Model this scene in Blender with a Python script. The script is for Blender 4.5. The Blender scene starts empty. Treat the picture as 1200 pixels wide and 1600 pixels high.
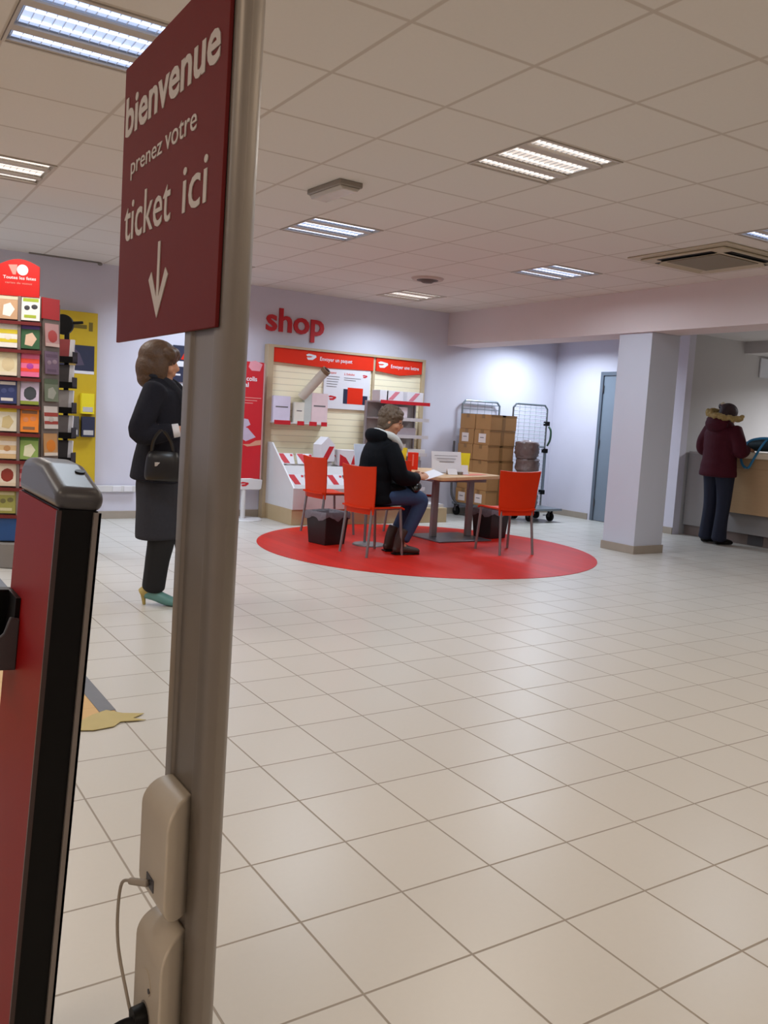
import bpy, bmesh, math, random
from mathutils import Vector, Matrix, Euler
R = math.radians
PI = math.pi
S = bpy.context.scene
COL = S.collection
rnd = random.Random(7)

# ------------------------------------------------------------------ materials
def lin(c):
    if isinstance(c, str):
        c = tuple(int(c[i:i+2], 16)/255 for i in (0, 2, 4))
    return tuple(x/12.92 if x <= .04045 else ((x+.055)/1.055)**2.4 for x in c) + (1,)

MATS = {}
def mat(name, col, rough=.5, metal=0, var=.06, scale=18, bump=0, spec=.5, emit=None, estr=0, coat=0, alpha=None):
    if name in MATS: return MATS[name]
    m = bpy.data.materials.new(name); m.use_nodes = True
    nt = m.node_tree; n = nt.nodes; l = nt.links
    b = n['Principled BSDF']
    c = lin(col)
    tc = n.new('ShaderNodeTexCoord')
    nz = n.new('ShaderNodeTexNoise'); nz.inputs['Scale'].default_value = scale; nz.inputs['Detail'].default_value = 4
    l.new(tc.outputs['Object'], nz.inputs['Vector'])
    mx = n.new('ShaderNodeMix'); mx.data_type = 'RGBA'
    mx.inputs['A'].default_value = tuple(x*(1-var) for x in c[:3]) + (1,)
    mx.inputs['B'].default_value = tuple(min(1, x*(1+var)) for x in c[:3]) + (1,)
    l.new(nz.outputs['Fac'], mx.inputs['Factor'])
    l.new(mx.outputs['Result'], b.inputs['Base Color'])
    b.inputs['Roughness'].default_value = rough
    b.inputs['Metallic'].default_value = metal
    b.inputs['Specular IOR Level'].default_value = spec
    if coat: b.inputs['Coat Weight'].default_value = coat
    if bump:
        bp = n.new('ShaderNodeBump'); bp.inputs['Strength'].default_value = bump; bp.inputs['Distance'].default_value = .01
        l.new(nz.outputs['Fac'], bp.inputs['Height']); l.new(bp.outputs['Normal'], b.inputs['Normal'])
    if emit:
        b.inputs['Emission Color'].default_value = lin(emit); b.inputs['Emission Strength'].default_value = estr
    if alpha is not None:
        b.inputs['Transmission Weight'].default_value = alpha
        b.inputs['IOR'].default_value = 1.1
    MATS[name] = m
    return m

def nd(nt, t, **kw):
    x = nt.nodes.new(t)
    for k, v in kw.items(): setattr(x, k, v)
    return x
def mth(nt, op, a, b=None, c=None):
    x = nd(nt, 'ShaderNodeMath', operation=op)
    for i, v in enumerate((a, b, c)):
        if v is None: continue
        if hasattr(v, 'links') or hasattr(v, 'is_linked'): nt.links.new(v, x.inputs[i])
        else: x.inputs[i].default_value = v
    return x.outputs[0]

def tile_mat(name, base, line, pitch, ox, oy, lw, rough, var, bumps, noise=0.02, lrough=.7, spec=.5):
    """square tiles laid on object X/Y, joints of width lw"""
    m = bpy.data.materials.new(name); m.use_nodes = True
    nt = m.node_tree; b = nt.nodes['Principled BSDF']; L = nt.links
    tc = nd(nt, 'ShaderNodeTexCoord'); sp = nd(nt, 'ShaderNodeSeparateXYZ'); L.new(tc.outputs['Object'], sp.inputs[0])
    u = mth(nt, 'DIVIDE', mth(nt, 'SUBTRACT', sp.outputs[0], ox), pitch)
    v = mth(nt, 'DIVIDE', mth(nt, 'SUBTRACT', sp.outputs[1], oy), pitch)
    def edge(q):
        f = mth(nt, 'FRACT', q)
        return mth(nt, 'MINIMUM', f, mth(nt, 'SUBTRACT', 1.0, f))
    d = mth(nt, 'MINIMUM', edge(u), edge(v))
    mr = nd(nt, 'ShaderNodeMapRange'); mr.interpolation_type = 'SMOOTHSTEP'
    L.new(d, mr.inputs['Value']); mr.inputs['From Min'].default_value = lw/pitch*.35; mr.inputs['From Max'].default_value = lw/pitch*.75
    cell = nd(nt, 'ShaderNodeCombineXYZ'); L.new(mth(nt, 'FLOOR', u), cell.inputs[0]); L.new(mth(nt, 'FLOOR', v), cell.inputs[1])
    wn = nd(nt, 'ShaderNodeTexWhiteNoise'); L.new(cell.outputs[0], wn.inputs['Vector'])
    nz = nd(nt, 'ShaderNodeTexNoise'); nz.inputs['Scale'].default_value = 60; nz.inputs['Detail'].default_value = 5; L.new(tc.outputs['Object'], nz.inputs['Vector'])
    k = mth(nt, 'ADD', mth(nt, 'MULTIPLY_ADD', wn.outputs['Value'], var, 1-var/2), mth(nt, 'MULTIPLY_ADD', nz.outputs['Fac'], noise*2, -noise))
    sc = nd(nt, 'ShaderNodeVectorMath', operation='SCALE'); sc.inputs[0].default_value = lin(base)[:3]; L.new(k, sc.inputs['Scale'])
    mx = nd(nt, 'ShaderNodeMix', data_type='RGBA'); mx.inputs['A'].default_value = lin(line)
    L.new(sc.outputs[0], mx.inputs['B']); L.new(mr.outputs['Result'], mx.inputs['Factor'])
    L.new(mx.outputs['Result'], b.inputs['Base Color'])
    rr = nd(nt, 'ShaderNodeMapRange'); L.new(mr.outputs['Result'], rr.inputs['Value'])
    rr.inputs['To Min'].default_value = lrough; rr.inputs['To Max'].default_value = rough
    L.new(rr.outputs['Result'], b.inputs['Roughness'])
    b.inputs['Specular IOR Level'].default_value = spec
    bp = nd(nt, 'ShaderNodeBump'); bp.inputs['Strength'].default_value = bumps; bp.inputs['Distance'].default_value = .002
    L.new(mr.outputs['Result'], bp.inputs['Height']); L.new(bp.outputs['Normal'], b.inputs['Normal'])
    return m

def stripe_mat(name, c1, c2, pitch, axis, rough=.45, frac=.12, bump=.4, grain=.06, spec=.35):
    """bands across one object axis: planks, slat board grooves"""
    m = bpy.data.materials.new(name); m.use_nodes = True
    nt = m.node_tree; b = nt.nodes['Principled BSDF']; L = nt.links
    tc = nd(nt, 'ShaderNodeTexCoord'); sp = nd(nt, 'ShaderNodeSeparateXYZ'); L.new(tc.outputs['Object'], sp.inputs[0])
    q = mth(nt, 'DIVIDE', sp.outputs[axis], pitch); f = mth(nt, 'FRACT', q)
    g = mth(nt, 'GREATER_THAN', f, frac)
    mp = nd(nt, 'ShaderNodeMapping'); L.new(tc.outputs['Object'], mp.inputs['Vector'])
    s = [2, 2, 2]; s[axis] = 30; mp.inputs['Scale'].default_value = s
    nz = nd(nt, 'ShaderNodeTexNoise'); nz.inputs['Scale'].default_value = 3; nz.inputs['Detail'].default_value = 6; L.new(mp.outputs[0], nz.inputs['Vector'])
    wn = nd(nt, 'ShaderNodeTexWhiteNoise'); wn.noise_dimensions = '1D'; L.new(mth(nt, 'FLOOR', q), wn.inputs['W'])
    k = mth(nt, 'ADD', mth(nt, 'MULTIPLY_ADD', nz.outputs['Fac'], grain*2, 1-grain), mth(nt, 'MULTIPLY_ADD', wn.outputs['Value'], grain, -grain/2))
    sc = nd(nt, 'ShaderNodeVectorMath', operation='SCALE'); sc.inputs[0].default_value = lin(c1)[:3]; L.new(k, sc.inputs['Scale'])
    mx = nd(nt, 'ShaderNodeMix', data_type='RGBA'); mx.inputs['A'].default_value = lin(c2)
    L.new(sc.outputs[0], mx.inputs['B']); L.new(g, mx.inputs['Factor']); L.new(mx.outputs['Result'], b.inputs['Base Color'])
    b.inputs['Roughness'].default_value = rough; b.inputs['Specular IOR Level'].default_value = spec
    bp = nd(nt, 'ShaderNodeBump'); bp.inputs['Strength'].default_value = bump; bp.inputs['Distance'].default_value = .003
    L.new(g, bp.inputs['Height']); L.new(bp.outputs['Normal'], b.inputs['Normal'])
    return m

M_floor = tile_mat('floor tile', 'c3beb6', '91877b', .3, .955, 2.649, .0052, .33, .035, .5, spec=.5)
M_ceil = tile_mat('ceiling tile', 'd7d1ca', 'c0b6ac', .6, 1.79, 2.77, .018, .9, .03, .3, spec=.1, lrough=.9)
M_wall = mat('wall paint', 'cdcad6', .75, var=.02, scale=5, spec=.2)
M_wallg = mat('grey wall paint', 'b9b7b8', .75, var=.02, scale=5, spec=.2)
M_beam = mat('beam paint', 'd8cccc', .75, var=.02, scale=5, spec=.2)
M_base = mat('skirting tile', '9d9184', .5, var=.08, scale=9)
M_door = mat('grey door paint', '77828f', .4, var=.03)
M_alu = mat('brushed aluminium', 'a29c95', .38, .75, var=.04, scale=40)
M_pole = mat('satin aluminium', '8a8178', .42, .5, var=.04, scale=30)
M_steel = mat('galvanised steel', '8e979c', .35, .85, var=.08)
M_leg = mat('grey leg lacquer', '837f81', .4, .5, var=.04)
M_red = mat('red lacquer', 'cc330c', .45, var=.04, spec=.15)
M_redsign = mat('red sign foil', '702020', .6, var=.04, spec=.15)
M_redkiosk = mat('red kiosk paint', '8a0a0a', .5, var=.04, spec=.1)
M_redprint = mat('red print', 'd8301a', .5, var=.04, spec=.15)
M_redprint2 = mat('crimson print', 'c01a26', .45, var=.04)
M_white = mat('white lacquer', 'd0cdcd', .4, var=.02)
M_paper = mat('white paper', 'dad7db', .7, var=.02)
M_letter = mat('grey white lettering', 'c8bdb6', .6, var=.03)
M_plast = mat('off white plastic', 'c9bdac', .4, var=.03)
M_black = mat('black plastic', '0b0909', .45, var=.1, spec=.2)
M_dark = mat('charcoal plastic', '4b494c', .36, var=.05)
M_darkprint = mat('navy print', '22263f', .5, var=.15)
M_text = mat('dark text ink', '6a6264', .7, var=.05)
M_wood = stripe_mat('beech laminate', 'c49a68', 'b88d5b', .35, 2, .42, .02, .05, .09)
M_woodtop = stripe_mat('beech table top', 'c59f74', 'b88f63', .5, 1, .4, .01, .05, .08)
M_woodf = stripe_mat('counter front veneer', 'b59470', 'a98763', .9, 2, .45, .01, .05, .08)
M_cream = mat('cream counter edge', 'eadcc4', .4, var=.03)
M_slat = stripe_mat('cream slat board', 'f2e6c6', 'd8ccb0', .075, 2, .5, .12, .6, .02)
M_beige = mat('beige upright', 'b7a283', .5, var=.05)
M_plinth = mat('beige plinth', 'b39c78', .5, var=.05)
M_yellow = mat('yellow panel', 'c2a20e', .5, var=.05)
M_yellowp = mat('yellow paper', 'e0cc18', .6, var=.04)
M_card = mat('brown cardboard', 'a07446', .75, var=.06, scale=12)
M_cardtape = mat('brown parcel tape', '84603a', .4, var=.06)
M_label = mat('parcel label', 'd8c8c2', .6, var=.03)
M_bagfilm = mat('brown plastic film', '6d5a56', .25, var=.25, scale=25, bump=.5)
M_skin = mat('skin', 'c08a6c', .5, var=.05, scale=30)
M_navyblack = mat('black nylon', '06080e', .75, var=.3, scale=30, bump=.2, spec=.12)
M_blackwool = mat('black wool', '1d1d25', .9, spec=.2, var=.25, scale=60, bump=.2)
M_coatgrey = mat('dark grey wool', '333339', .95, spec=.2, var=.12, scale=60, bump=.2)
M_blacktrou = mat('black trousers', '0b0a0e', .8, var=.2, scale=40)
M_jeans = mat('blue denim', '253b60', .8, var=.2, scale=50, bump=.1)
M_jeansd = mat('dark denim', '0d152c', .8, var=.2, scale=50, bump=.1)
M_burg = mat('burgundy nylon', '420c1b', .75, var=.2, scale=30, bump=.2, spec=.2)
M_fur = mat('fawn fur', 'a8905c', .95, var=.35, scale=70, bump=1)
M_hairb = mat('chestnut hair', '4e3520', .55, var=.35, scale=45, bump=.5)
M_hairg = mat('ash brown hair', '5e4d3d', .6, var=.4, scale=70, bump=.6)
M_haird = mat('dark red brown hair', '351f25', .55, var=.3, scale=50, bump=.5)
M_boot = mat('brown leather', '33241f', .5, var=.2)
M_teal = mat('teal shoe leather', '5f8d88', .45, var=.1)
M_tan = mat('pale gold leather', 'b09a58', .5, var=.1)
M_scarf = mat('pale grey scarf', 'cfd3d2', .85, var=.1, scale=50, bump=.3)
M_eye = mat('eye', '2a1c16', .2, var=.1)
M_blue = mat('blue fabric strap', '2f7fae', .6, var=.12, scale=40)
M_bluepl = mat('blue plastic', '1b4b86', .45, var=.06)
M_greyb = mat('mid grey paint', '7b7672', .5, var=.05)
M_mat = stripe_mat('wood print vinyl mat', 'c9a36e', 'bb9560', .16, 1, .45, .03, .05, .07)
M_matstrip = mat('grey edging tape', '6c6d72', .6, var=.08)
M_tape = mat('beige packing tape', 'b5a36b', .35, var=.06)
M_redvinyl = stripe_mat('red plank vinyl', 'bd2013', 'a51a10', .11, 0, .42, .04, .1, .16, .2)
M_ac = mat('cassette plastic', 'b3a68f', .5, var=.03)
M_acd = mat('cassette grille', '7c725e', .6, var=.05, scale=80)
M_bin = mat('black bin plastic', '171113', .45, var=.1)
M_liner = mat('grey bin liner', '6c646a', .3, var=.15, scale=30, bump=.6)
M_clear = mat('clear acrylic', 'e8e8f0', .08, var=.0, alpha=.85)
M_shelfg = mat('grey shelf board', '9c9296', .45, var=.04)
M_green = mat('dark green plastic', '20402e', .5, var=.1)

# ------------------------------------------------------------------ mesh helpers
def new(): return bmesh.new()
def box(bm, c, s, rot=None, mi=0):
    m = Matrix.Translation(c) @ (rot.to_4x4() if rot is not None else Matrix()) @ Matrix.Diagonal((s[0], s[1], s[2], 1))
    r = bmesh.ops.create_cube(bm, size=1, matrix=m)
    if mi:
        for f in {f for v in r['verts'] for f in v.link_faces}: f.material_index = mi
    return r['verts']
def bx(bm, x0, x1, y0, y1, z0, z1, mi=0):
    return box(bm, ((x0+x1)/2, (y0+y1)/2, (z0+z1)/2), (abs(x1-x0), abs(y1-y0), abs(z1-z0)), None, mi)
def cyl(bm, p0, p1, r0, r1=None, n=16, mi=0):
    p0 = Vector(p0); p1 = Vector(p1); r1 = r0 if r1 is None else r1
    d = p1-p0; q = d.to_track_quat('Z', 'Y').to_matrix().to_4x4()
    r = bmesh.ops.create_cone(bm, cap_ends=True, segments=n, radius1=r0, radius2=r1, depth=d.length, matrix=Matrix.Translation((p0+p1)/2) @ q)
    if mi:
        for f in {f for v in r['verts'] for f in v.link_faces}: f.material_index = mi
def ell(bm, c, r, rot=None, n=3, mi=0):
    m = Matrix.Translation(c) @ (rot.to_4x4() if rot is not None else Matrix()) @ Matrix.Diagonal((r[0], r[1], r[2], 1))
    g = bmesh.ops.create_icosphere(bm, subdivisions=n, radius=1, matrix=m)
    if mi:
        for f in {f for v in g['verts'] for f in v.link_faces}: f.material_index = mi
def prism(bm, poly, z0, z1, axes=(0, 1, 2), mi=0):
    """polygon in axes[0],axes[1] pushed along axes[2]"""
    def P(a, b, c):
        v = [0, 0, 0]; v[axes[0]] = a; v[axes[1]] = b; v[axes[2]] = c; return bm.verts.new(v)
    lo = [P(a, b, z0) for a, b in poly]; hi = [P(a, b, z1) for a, b in poly]
    fs = [bm.faces.new(lo[::-1]), bm.faces.new(hi)]
    n = len(poly)
    for i in range(n): fs.append(bm.faces.new((lo[i], lo[(i+1) % n], hi[(i+1) % n], hi[i])))
    for f in fs: f.material_index = mi
    bmesh.ops.recalc_face_normals(bm, faces=fs)
def thicken(bm, fs, t):
    bm.normal_update()
    nv = {}
    for f in fs:
        for v in f.verts: nv[v] = v.normal.copy()
    old = list(nv); cos = [v.co - nv[v]*t for v in old]
    r = bmesh.ops.extrude_face_region(bm, geom=fs, use_keep_orig=True)
    ext = [e for e in r['geom'] if isinstance(e, bmesh.types.BMVert)]
    for v in ext:
        k = min(range(len(old)), key=lambda i: (old[i].co - v.co).length_squared)
        v.co = cos[k]
def cr(p, k, sub):
    """catmull-rom through list p"""
    out = []
    n = len(p)
    for i in range(n-1):
        a, b, c, d = p[max(i-1, 0)], p[i], p[i+1], p[min(i+2, n-1)]
        for j in range(sub):
            t = j/sub
            out.append(tuple(.5*((2*b[q]) + (-a[q]+c[q])*t + (2*a[q]-5*b[q]+4*c[q]-d[q])*t*t + (-a[q]+3*b[q]-3*c[q]+d[q])*t**3) for q in range(k)))
    out.append(tuple(p[-1][:k]))
    return out
def sweep(bm, pts, rads, side=(1, 0, 0), n=16, sub=4, cap=.5, mod=None, closed=False, mi=0):
    rads = [(r, r) if not isinstance(r, (tuple, list)) else r for r in rads]
    P = cr([tuple(p)+tuple(r) for p, r in zip(pts, rads)], 5, sub) if len(pts) > 1 else None
    rings = []
    N = len(P)
    V = [Vector(p[:3]) for p in P]
    for i in range(N):
        if closed: t = V[(i+1) % (N-1)] - V[(i-1) % (N-1)]
        else: t = V[min(i+1, N-1)] - V[max(i-1, 0)]
        if t.length < 1e-9: t = Vector((0, 0, 1))
        t.normalize()
        s = Vector(side); s = s - t*s.dot(t)
        if s.length < 1e-4: s = t.orthogonal()
        s.normalize(); v = t.cross(s)
        a, b = max(P[i][3], 1e-4), max(P[i][4], 1e-4)
        k = mod(i/(N-1)) if mod else 1
        rings.append((V[i], t, s*a*k, v*b*k))
    vr = [[bm.verts.new(c + s*math.cos(2*PI*j/n) + v*math.sin(2*PI*j/n)) for j in range(n)] for c, t, s, v in rings]
    fs = []
    for i in range(N-1):
        for j in range(n):
            fs.append(bm.faces.new((vr[i][j], vr[i][(j+1) % n], vr[i+1][(j+1) % n], vr[i+1][j])))
    for e, sg in ((0, -1), (N-1, 1)):
        c, t, s, v = rings[e]
        ring = vr[e]
        if cap:
            h = min(s.length, v.length)*cap
            r2 = [bm.verts.new(c + t*sg*h*.7 + (s*math.cos(2*PI*j/n) + v*math.sin(2*PI*j/n))*.7) for j in range(n)]
            for j in range(n):
                q = (ring[j], ring[(j+1) % n], r2[(j+1) % n], r2[j])
                fs.append(bm.faces.new(q if sg > 0 else q[::-1]))
            ce = bm.verts.new(c + t*sg*h)
            ring = r2
        else: ce = bm.verts.new(c)
        for j in range(n):
            q = (ring[j], ring[(j+1) % n], ce)
            fs.append(bm.faces.new(q if sg > 0 else q[::-1]))
    for f in fs: f.material_index = mi
    bmesh.ops.recalc_face_normals(bm, faces=fs)
def tube(bm, pts, r, n=10, sub=6, mi=0):
    sweep(bm, pts, [r]*len(pts), side=(.31, .52, .79), n=n, sub=sub, cap=.3, mi=mi)
def ltube(bm, pts, r, n=8, mi=0):
    """straight jointed tube"""
    for a, b in zip(pts, pts[1:]): cyl(bm, a, b, r, n=n, mi=mi)
    for p in pts[1:-1]: ell(bm, p, (r, r, r), n=1, mi=mi)

def finish(me, smooth=True, ang=38):
    if smooth:
        me.polygons.foreach_set('use_smooth', [True]*len(me.polygons))
        me.set_sharp_from_angle(angle=R(ang))
def obj(name, bm, mats, parent=None, bevel=0, seg=2, smooth=True, kind=None, loc=None, rot=None, label=None):
    me = bpy.data.meshes.new(name)
    bm.to_mesh(me); bm.free()
    if not isinstance(mats, (list, tuple)): mats = [mats]
    for m in mats: me.materials.append(m)
    o = bpy.data.objects.new(name, me); COL.objects.link(o)
    if bevel:
        b = o.modifiers.new('bevel', 'BEVEL'); b.width = bevel; b.segments = seg; b.limit_method = 'ANGLE'; b.angle_limit = R(40)
        b.harden_normals = False
    finish(me, smooth)
    if parent: o.parent = parent
    if loc is not None: o.location = loc
    if rot is not None: o.rotation_euler = rot
    if kind: o['kind'] = kind
    if label: o['label'] = label
    return o
def tag(o, label, cat, group=None):
    o['label'] = label; o['category'] = cat
    if group: o['group'] = group
    return o
def thing(name, label, cat, loc=(0, 0, 0), rz=0, group=None, rot=None):
    o = bpy.data.objects.new(name, None); COL.objects.link(o)
    o.empty_display_size = .1
    o.location = loc; o.rotation_euler = rot if rot else (0, 0, rz)
    return tag(o, label, cat, group)
def dup(root, loc, rz, label, group=None):
    r = root.copy(); COL.objects.link(r); r.location = loc; r.rotation_euler = (0, 0, rz); r['label'] = label
    if group: r['group'] = group
    for ch in list(root.children):
        c = ch.copy(); COL.objects.link(c); c.parent = r
        for g in list(ch.children):
            d = g.copy(); COL.objects.link(d); d.parent = c
    return r
def struct(name, bm, m, parent=None, **kw):
    return obj(name, bm, m, parent, kind='structure', **kw)

def remesh(name, bm, m, voxel, parent=None, smooth=4, label=None):
    """union of all shapes in bm as one continuous skin"""
    me = bpy.data.meshes.new('tmp'); bm.to_mesh(me); bm.free()
    t = bpy.data.objects.new('tmp', me); COL.objects.link(t)
    r = t.modifiers.new('r', 'REMESH'); r.mode = 'VOXEL'; r.voxel_size = voxel; r.use_smooth_shade = True
    if smooth:
        s = t.modifiers.new('s', 'SMOOTH'); s.iterations = smooth; s.factor = .5
    dg = bpy.context.evaluated_depsgraph_get()
    nm = bpy.data.meshes.new_from_object(t.evaluated_get(dg))
    nm.name = name
    bpy.data.objects.remove(t); bpy.data.meshes.remove(me)
    nm.materials.clear(); nm.materials.append(m)
    nm.polygons.foreach_set('use_smooth', [True]*len(nm.polygons))
    o = bpy.data.objects.new(name, nm); COL.objects.link(o)
    if parent: o.parent = parent
    if label: o['label'] = label
    return o

def text(name, s, m, parent, origin, xdir, ydir, width=None, height=None, bold=0, ext=.0015, align=None, fitw=True):
    """flat raised lettering: fits string into width, x-height scaled by height (= cap/ascender size)"""
    cu = bpy.data.curves.new('t', 'FONT'); cu.body = s; cu.size = 1; cu.extrude = .004; cu.offset = bold; cu.resolution_u = 3
    t = bpy.data.objects.new('t', cu); COL.objects.link(t)
    dg = bpy.context.evaluated_depsgraph_get()
    me = bpy.data.meshes.new_from_object(t.evaluated_get(dg))
    bpy.data.objects.remove(t); bpy.data.curves.remove(cu)
    xs = [v.co.x for v in me.vertices]; ys = [v.co.y for v in me.vertices]
    x0, x1 = min(xs), max(xs)
    sx = width/(x1-x0); sy = (height/.70) if height else sx
    X = Vector(xdir); Y = Vector(ydir); Z = X.cross(Y)
    for v in me.vertices:
        c = v.co
        v.co = Vector(origin) + X*((c.x-x0)*sx) + Y*(c.y*sy) + Z*((c.z/.004)*ext*.5 + ext*.5)
    me.name = name; me.materials.clear(); me.materials.append(m)
    o = bpy.data.objects.new(name, me); COL.objects.link(o); o.parent = parent
    return o

# ------------------------------------------------------------------ camera
RH = 2.683
cam = bpy.data.cameras.new('camera'); co = bpy.data.objects.new('camera', cam); COL.objects.link(co)
r_ = Vector((.841684, -.537033, .056248)); u_ = Vector((.010899, .121043, .992587)); w_ = Vector((.53986, .834832, -.107733))
mw = Matrix((r_, u_, -w_)).transposed().to_4x4(); mw.translation = (0, 0, 1.2408)
co.matrix_world = mw
cam.sensor_fit = 'VERTICAL'; cam.sensor_height = 24; cam.lens = 24*1339.5/1600; cam.clip_start = .02
S.camera = co

# ------------------------------------------------------------------ room shell
XL, YB, YW, XD = -3.4, -3.2, 9.35, 8.9        # left wall, wall behind, shop wall, door wall
b = new(); bx(b, XL-.1, 13.4, YB-.1, YW+.1, -.1, 0); struct('floor', b, M_floor, smooth=False)

LX = (-1.81, .59, 2.99, 5.39); LY = (-1.42, .98, 3.38, 5.78, 8.18)  # leftmost column and near rows are unseen, added for the light they give
AC = (5.55, 6.50, 4.15, 5.10)
b = new()   # ceiling with openings for the recessed lights
xs = sorted(set([XL, 6.9] + [x for a in LX for x in (a, a+.6)]))
ys = sorted(set([YB, YW] + [y for a in LY for y in (a, a+.6)]))
for i in range(len(xs)-1):
    for j in range(len(ys)-1):
        if xs[i] in LX and ys[j] in LY: continue
        vs = [b.verts.new(p) for p in ((xs[i], ys[j], RH), (xs[i], ys[j+1], RH), (xs[i+1], ys[j+1], RH), (xs[i+1], ys[j], RH))]
        b.faces.new(vs)
bmesh.ops.remove_doubles(b, verts=b.verts, dist=1e-5)
ret = bmesh.ops.extrude_face_region(b, geom=list(b.faces))
for e in ret['geom']:
    if isinstance(e, bmesh.types.BMVert): e.co.z += .02
bmesh.ops.recalc_face_normals(b, faces=b.faces)
struct('ceiling', b, M_ceil, smooth=False)
b = new(); bx(b, XL, 13.4, YB, YW, RH+.15, RH+.25); struct('ceiling_slab', b, M_wallg, smooth=False)

b = new(); bx(b, XL-.1, XD+.1, YW, YW+.1, 0, RH+.15); struct('wall_back', b, M_wall, smooth=False)
b = new(); bx(b, XL-.1, XL, YB, YW, 0, RH+.15); struct('wall_left', b, M_wall, smooth=False)
b = new(); bx(b, XL-.1, 13.4, YB-.1, YB, 0, RH+.15); struct('wall_front', b, M_wall, smooth=False)
DY0, DY1, DZ = 7.88, 8.46, 2.05                # door opening (leaf runs on behind the pillar line)
DY0 = 7.62
b = new()
bx(b, XD, XD+.12, DY1+.0, YW, 0, 2.5); bx(b, XD, XD+.12, 7.05, DY0, 0, 2.5); bx(b, XD, XD+.12, DY0, DY1, DZ, 2.5)
struct('wall_door', b, M_wall, smooth=False)
b = new(); bx(b, XD+.12, 13.3, 7.05, 7.15, 0, 2.5); struct('wall_office', b, M_wallg, smooth=False)
b = new(); bx(b, 13.3, 13.4, YB, 7.15, 0, 2.6); struct('wall_right', b, M_wallg, smooth=False)
b = new(); bx(b, 7.3, 13.3, YB, 7.05, 2.5, 2.56); bx(b, 7.3, XD+.12, 7.05, YW, 2.5, 2.56); struct('ceiling_alcove', b, M_wallg, smooth=False)
b = new(); bx(b, 6.9, 7.32, YB, YW, 2.26, RH+.02); struct('wall_beam', b, M_beam, smooth=False)
b = new(); bx(b, 10.0, 13.3, YB, 7.05, 2.35, 2.5); struct('trim_1', b, M_wallg, smooth=False)
b = new(); bx(b, 6.93, 7.36, 5.95, 6.38, 0, 2.26); struct('wall_column', b, mat('column paint', 'c3c6d2', .75, var=.02, scale=5, spec=.2), bevel=.004)
b = new(); bx(b, 6.918, 7.372, 5.938, 6.392, 0, .085); struct('baseboard_column', b, M_base, bevel=.002)
b = new(); bx(b, XL, XD, YW-.014, YW, 0, .085); struct('baseboard_back', b, M_base, bevel=.002)
b = new(); bx(b, XD-.014, XD, DY1+.05, YW-.014, 0, .085); struct('baseboard_door', b, M_base, bevel=.002)
b = new(); bx(b, XD-.014, XD, 7.05, DY0-.05, 0, .085); struct('baseboard_alcove', b, M_base, bevel=.002)
b = new(); bx(b, XL, XL+.014, YB, YW-.02, 0, .085); struct('baseboard_left', b, M_base, bevel=.002)

# door 1
d = bpy.data.objects.new('door_1', None); COL.objects.link(d); d.location = (XD, (DY0+DY1)/2, 0); d['kind'] = 'structure'
w2 = (DY1-DY0)/2
b = new(); bx(b, .01, .05, -w2+.05, w2-.05, .005, DZ-.05); obj('door_leaf', b, M_door, d, bevel=.003)
b = new()
bx(b, -.012, .11, w2-.05, w2, 0, DZ); bx(b, -.012, .11, -w2, -w2+.05, 0, DZ); bx(b, -.012, .11, -w2+.05, w2-.05, DZ-.05, DZ)
obj('door_frame', b, mat('door frame paint', '5f6874', .45, var=.03), d, bevel=.002)
for z in (.25, 1.08, 1.82):
    b = new(); cyl(b, (-.006, w2-.055, z-.05), (-.006, w2-.055, z+.05), .009); obj('door_hinge', b, M_dark, d)
b = new(); cyl(b, (.01, -w2+.11, 1.02), (-.05, -w2+.11, 1.02), .01); cyl(b, (-.05, -w2+.11, 1.02), (-.05, -w2+.22, 1.02), .009)
obj('door_handle', b, M_steel, d)

# ------------------------------------------------------------------ ceiling lights
cool = mat('cool tube light', 'c8daff', .4, emit='b4ccfa', estr=.78)
coolhi = mat('cool lamp glint', 'ffffff', .4, emit='eaf2ff', estr=1.25)
warm = mat('warm tube light', 'f2e8e0', .4, emit='e2dad2', estr=.68)
warmhi = mat('warm lamp glint', 'ffffff', .4, emit='fff6ea', estr=.95)
M_panel = mat('light panel enamel', 'b7ada3', .5, var=.02)
M_blade = mat('louvre blade', 'd4dae4', .4, .1, var=.03)
def light_proto(kind, loc, label, group):
    lo, hi = (cool, coolhi) if kind == 'cool' else (warm, warmhi)
    t = thing('ceiling_light', label, 'light', loc, 0, group)
    b = new()
    for x0, x1, y0, y1 in ((-.298, -.285, -.298, .298), (.285, .298, -.298, .298), (-.285, .285, -.298, -.285), (-.285, .285, .285, .298)):
        bx(b, x0, x1, y0, y1, -.006, .09)
    bx(b, -.285, .285, -.285, .285, .08, .09)
    obj('housing', b, M_panel, t, bevel=.001)
    bands = ((-.268, -.160, 1), (-.102, .102, 2), (.160, .268, 1))
    b = new()
    for y0, y1 in ((-.285, -.268), (-.160, -.102), (.102, .160), (.268, .285)): bx(b, -.285, .285, y0, y1, -.002, .006)
    obj('infill_panel', b, M_panel, t)
    for y0, y1, nt in bands:
        b = new()
        bx(b, -.27, .27, y0+.002, y1-.002, .014, .02)
        rf = obj('reflector', b, lo, t)
        for k in range(nt):
            yc = (y0+y1)/2 if nt == 1 else y0 + (y1-y0)*(.27 + .46*k)
            b = new(); cyl(b, (-.265, yc, .012), (.265, yc, .012), .007, n=10); obj('lamp_tube', b, hi, rf)
        b = new()
        for k in range(15):
            x = -.27 + .54*k/14
            bx(b, x-.001, x+.001, y0+.002, y1-.002, .008, .0135)
        obj('louvre', b, M_blade, rf)
    return t
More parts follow.
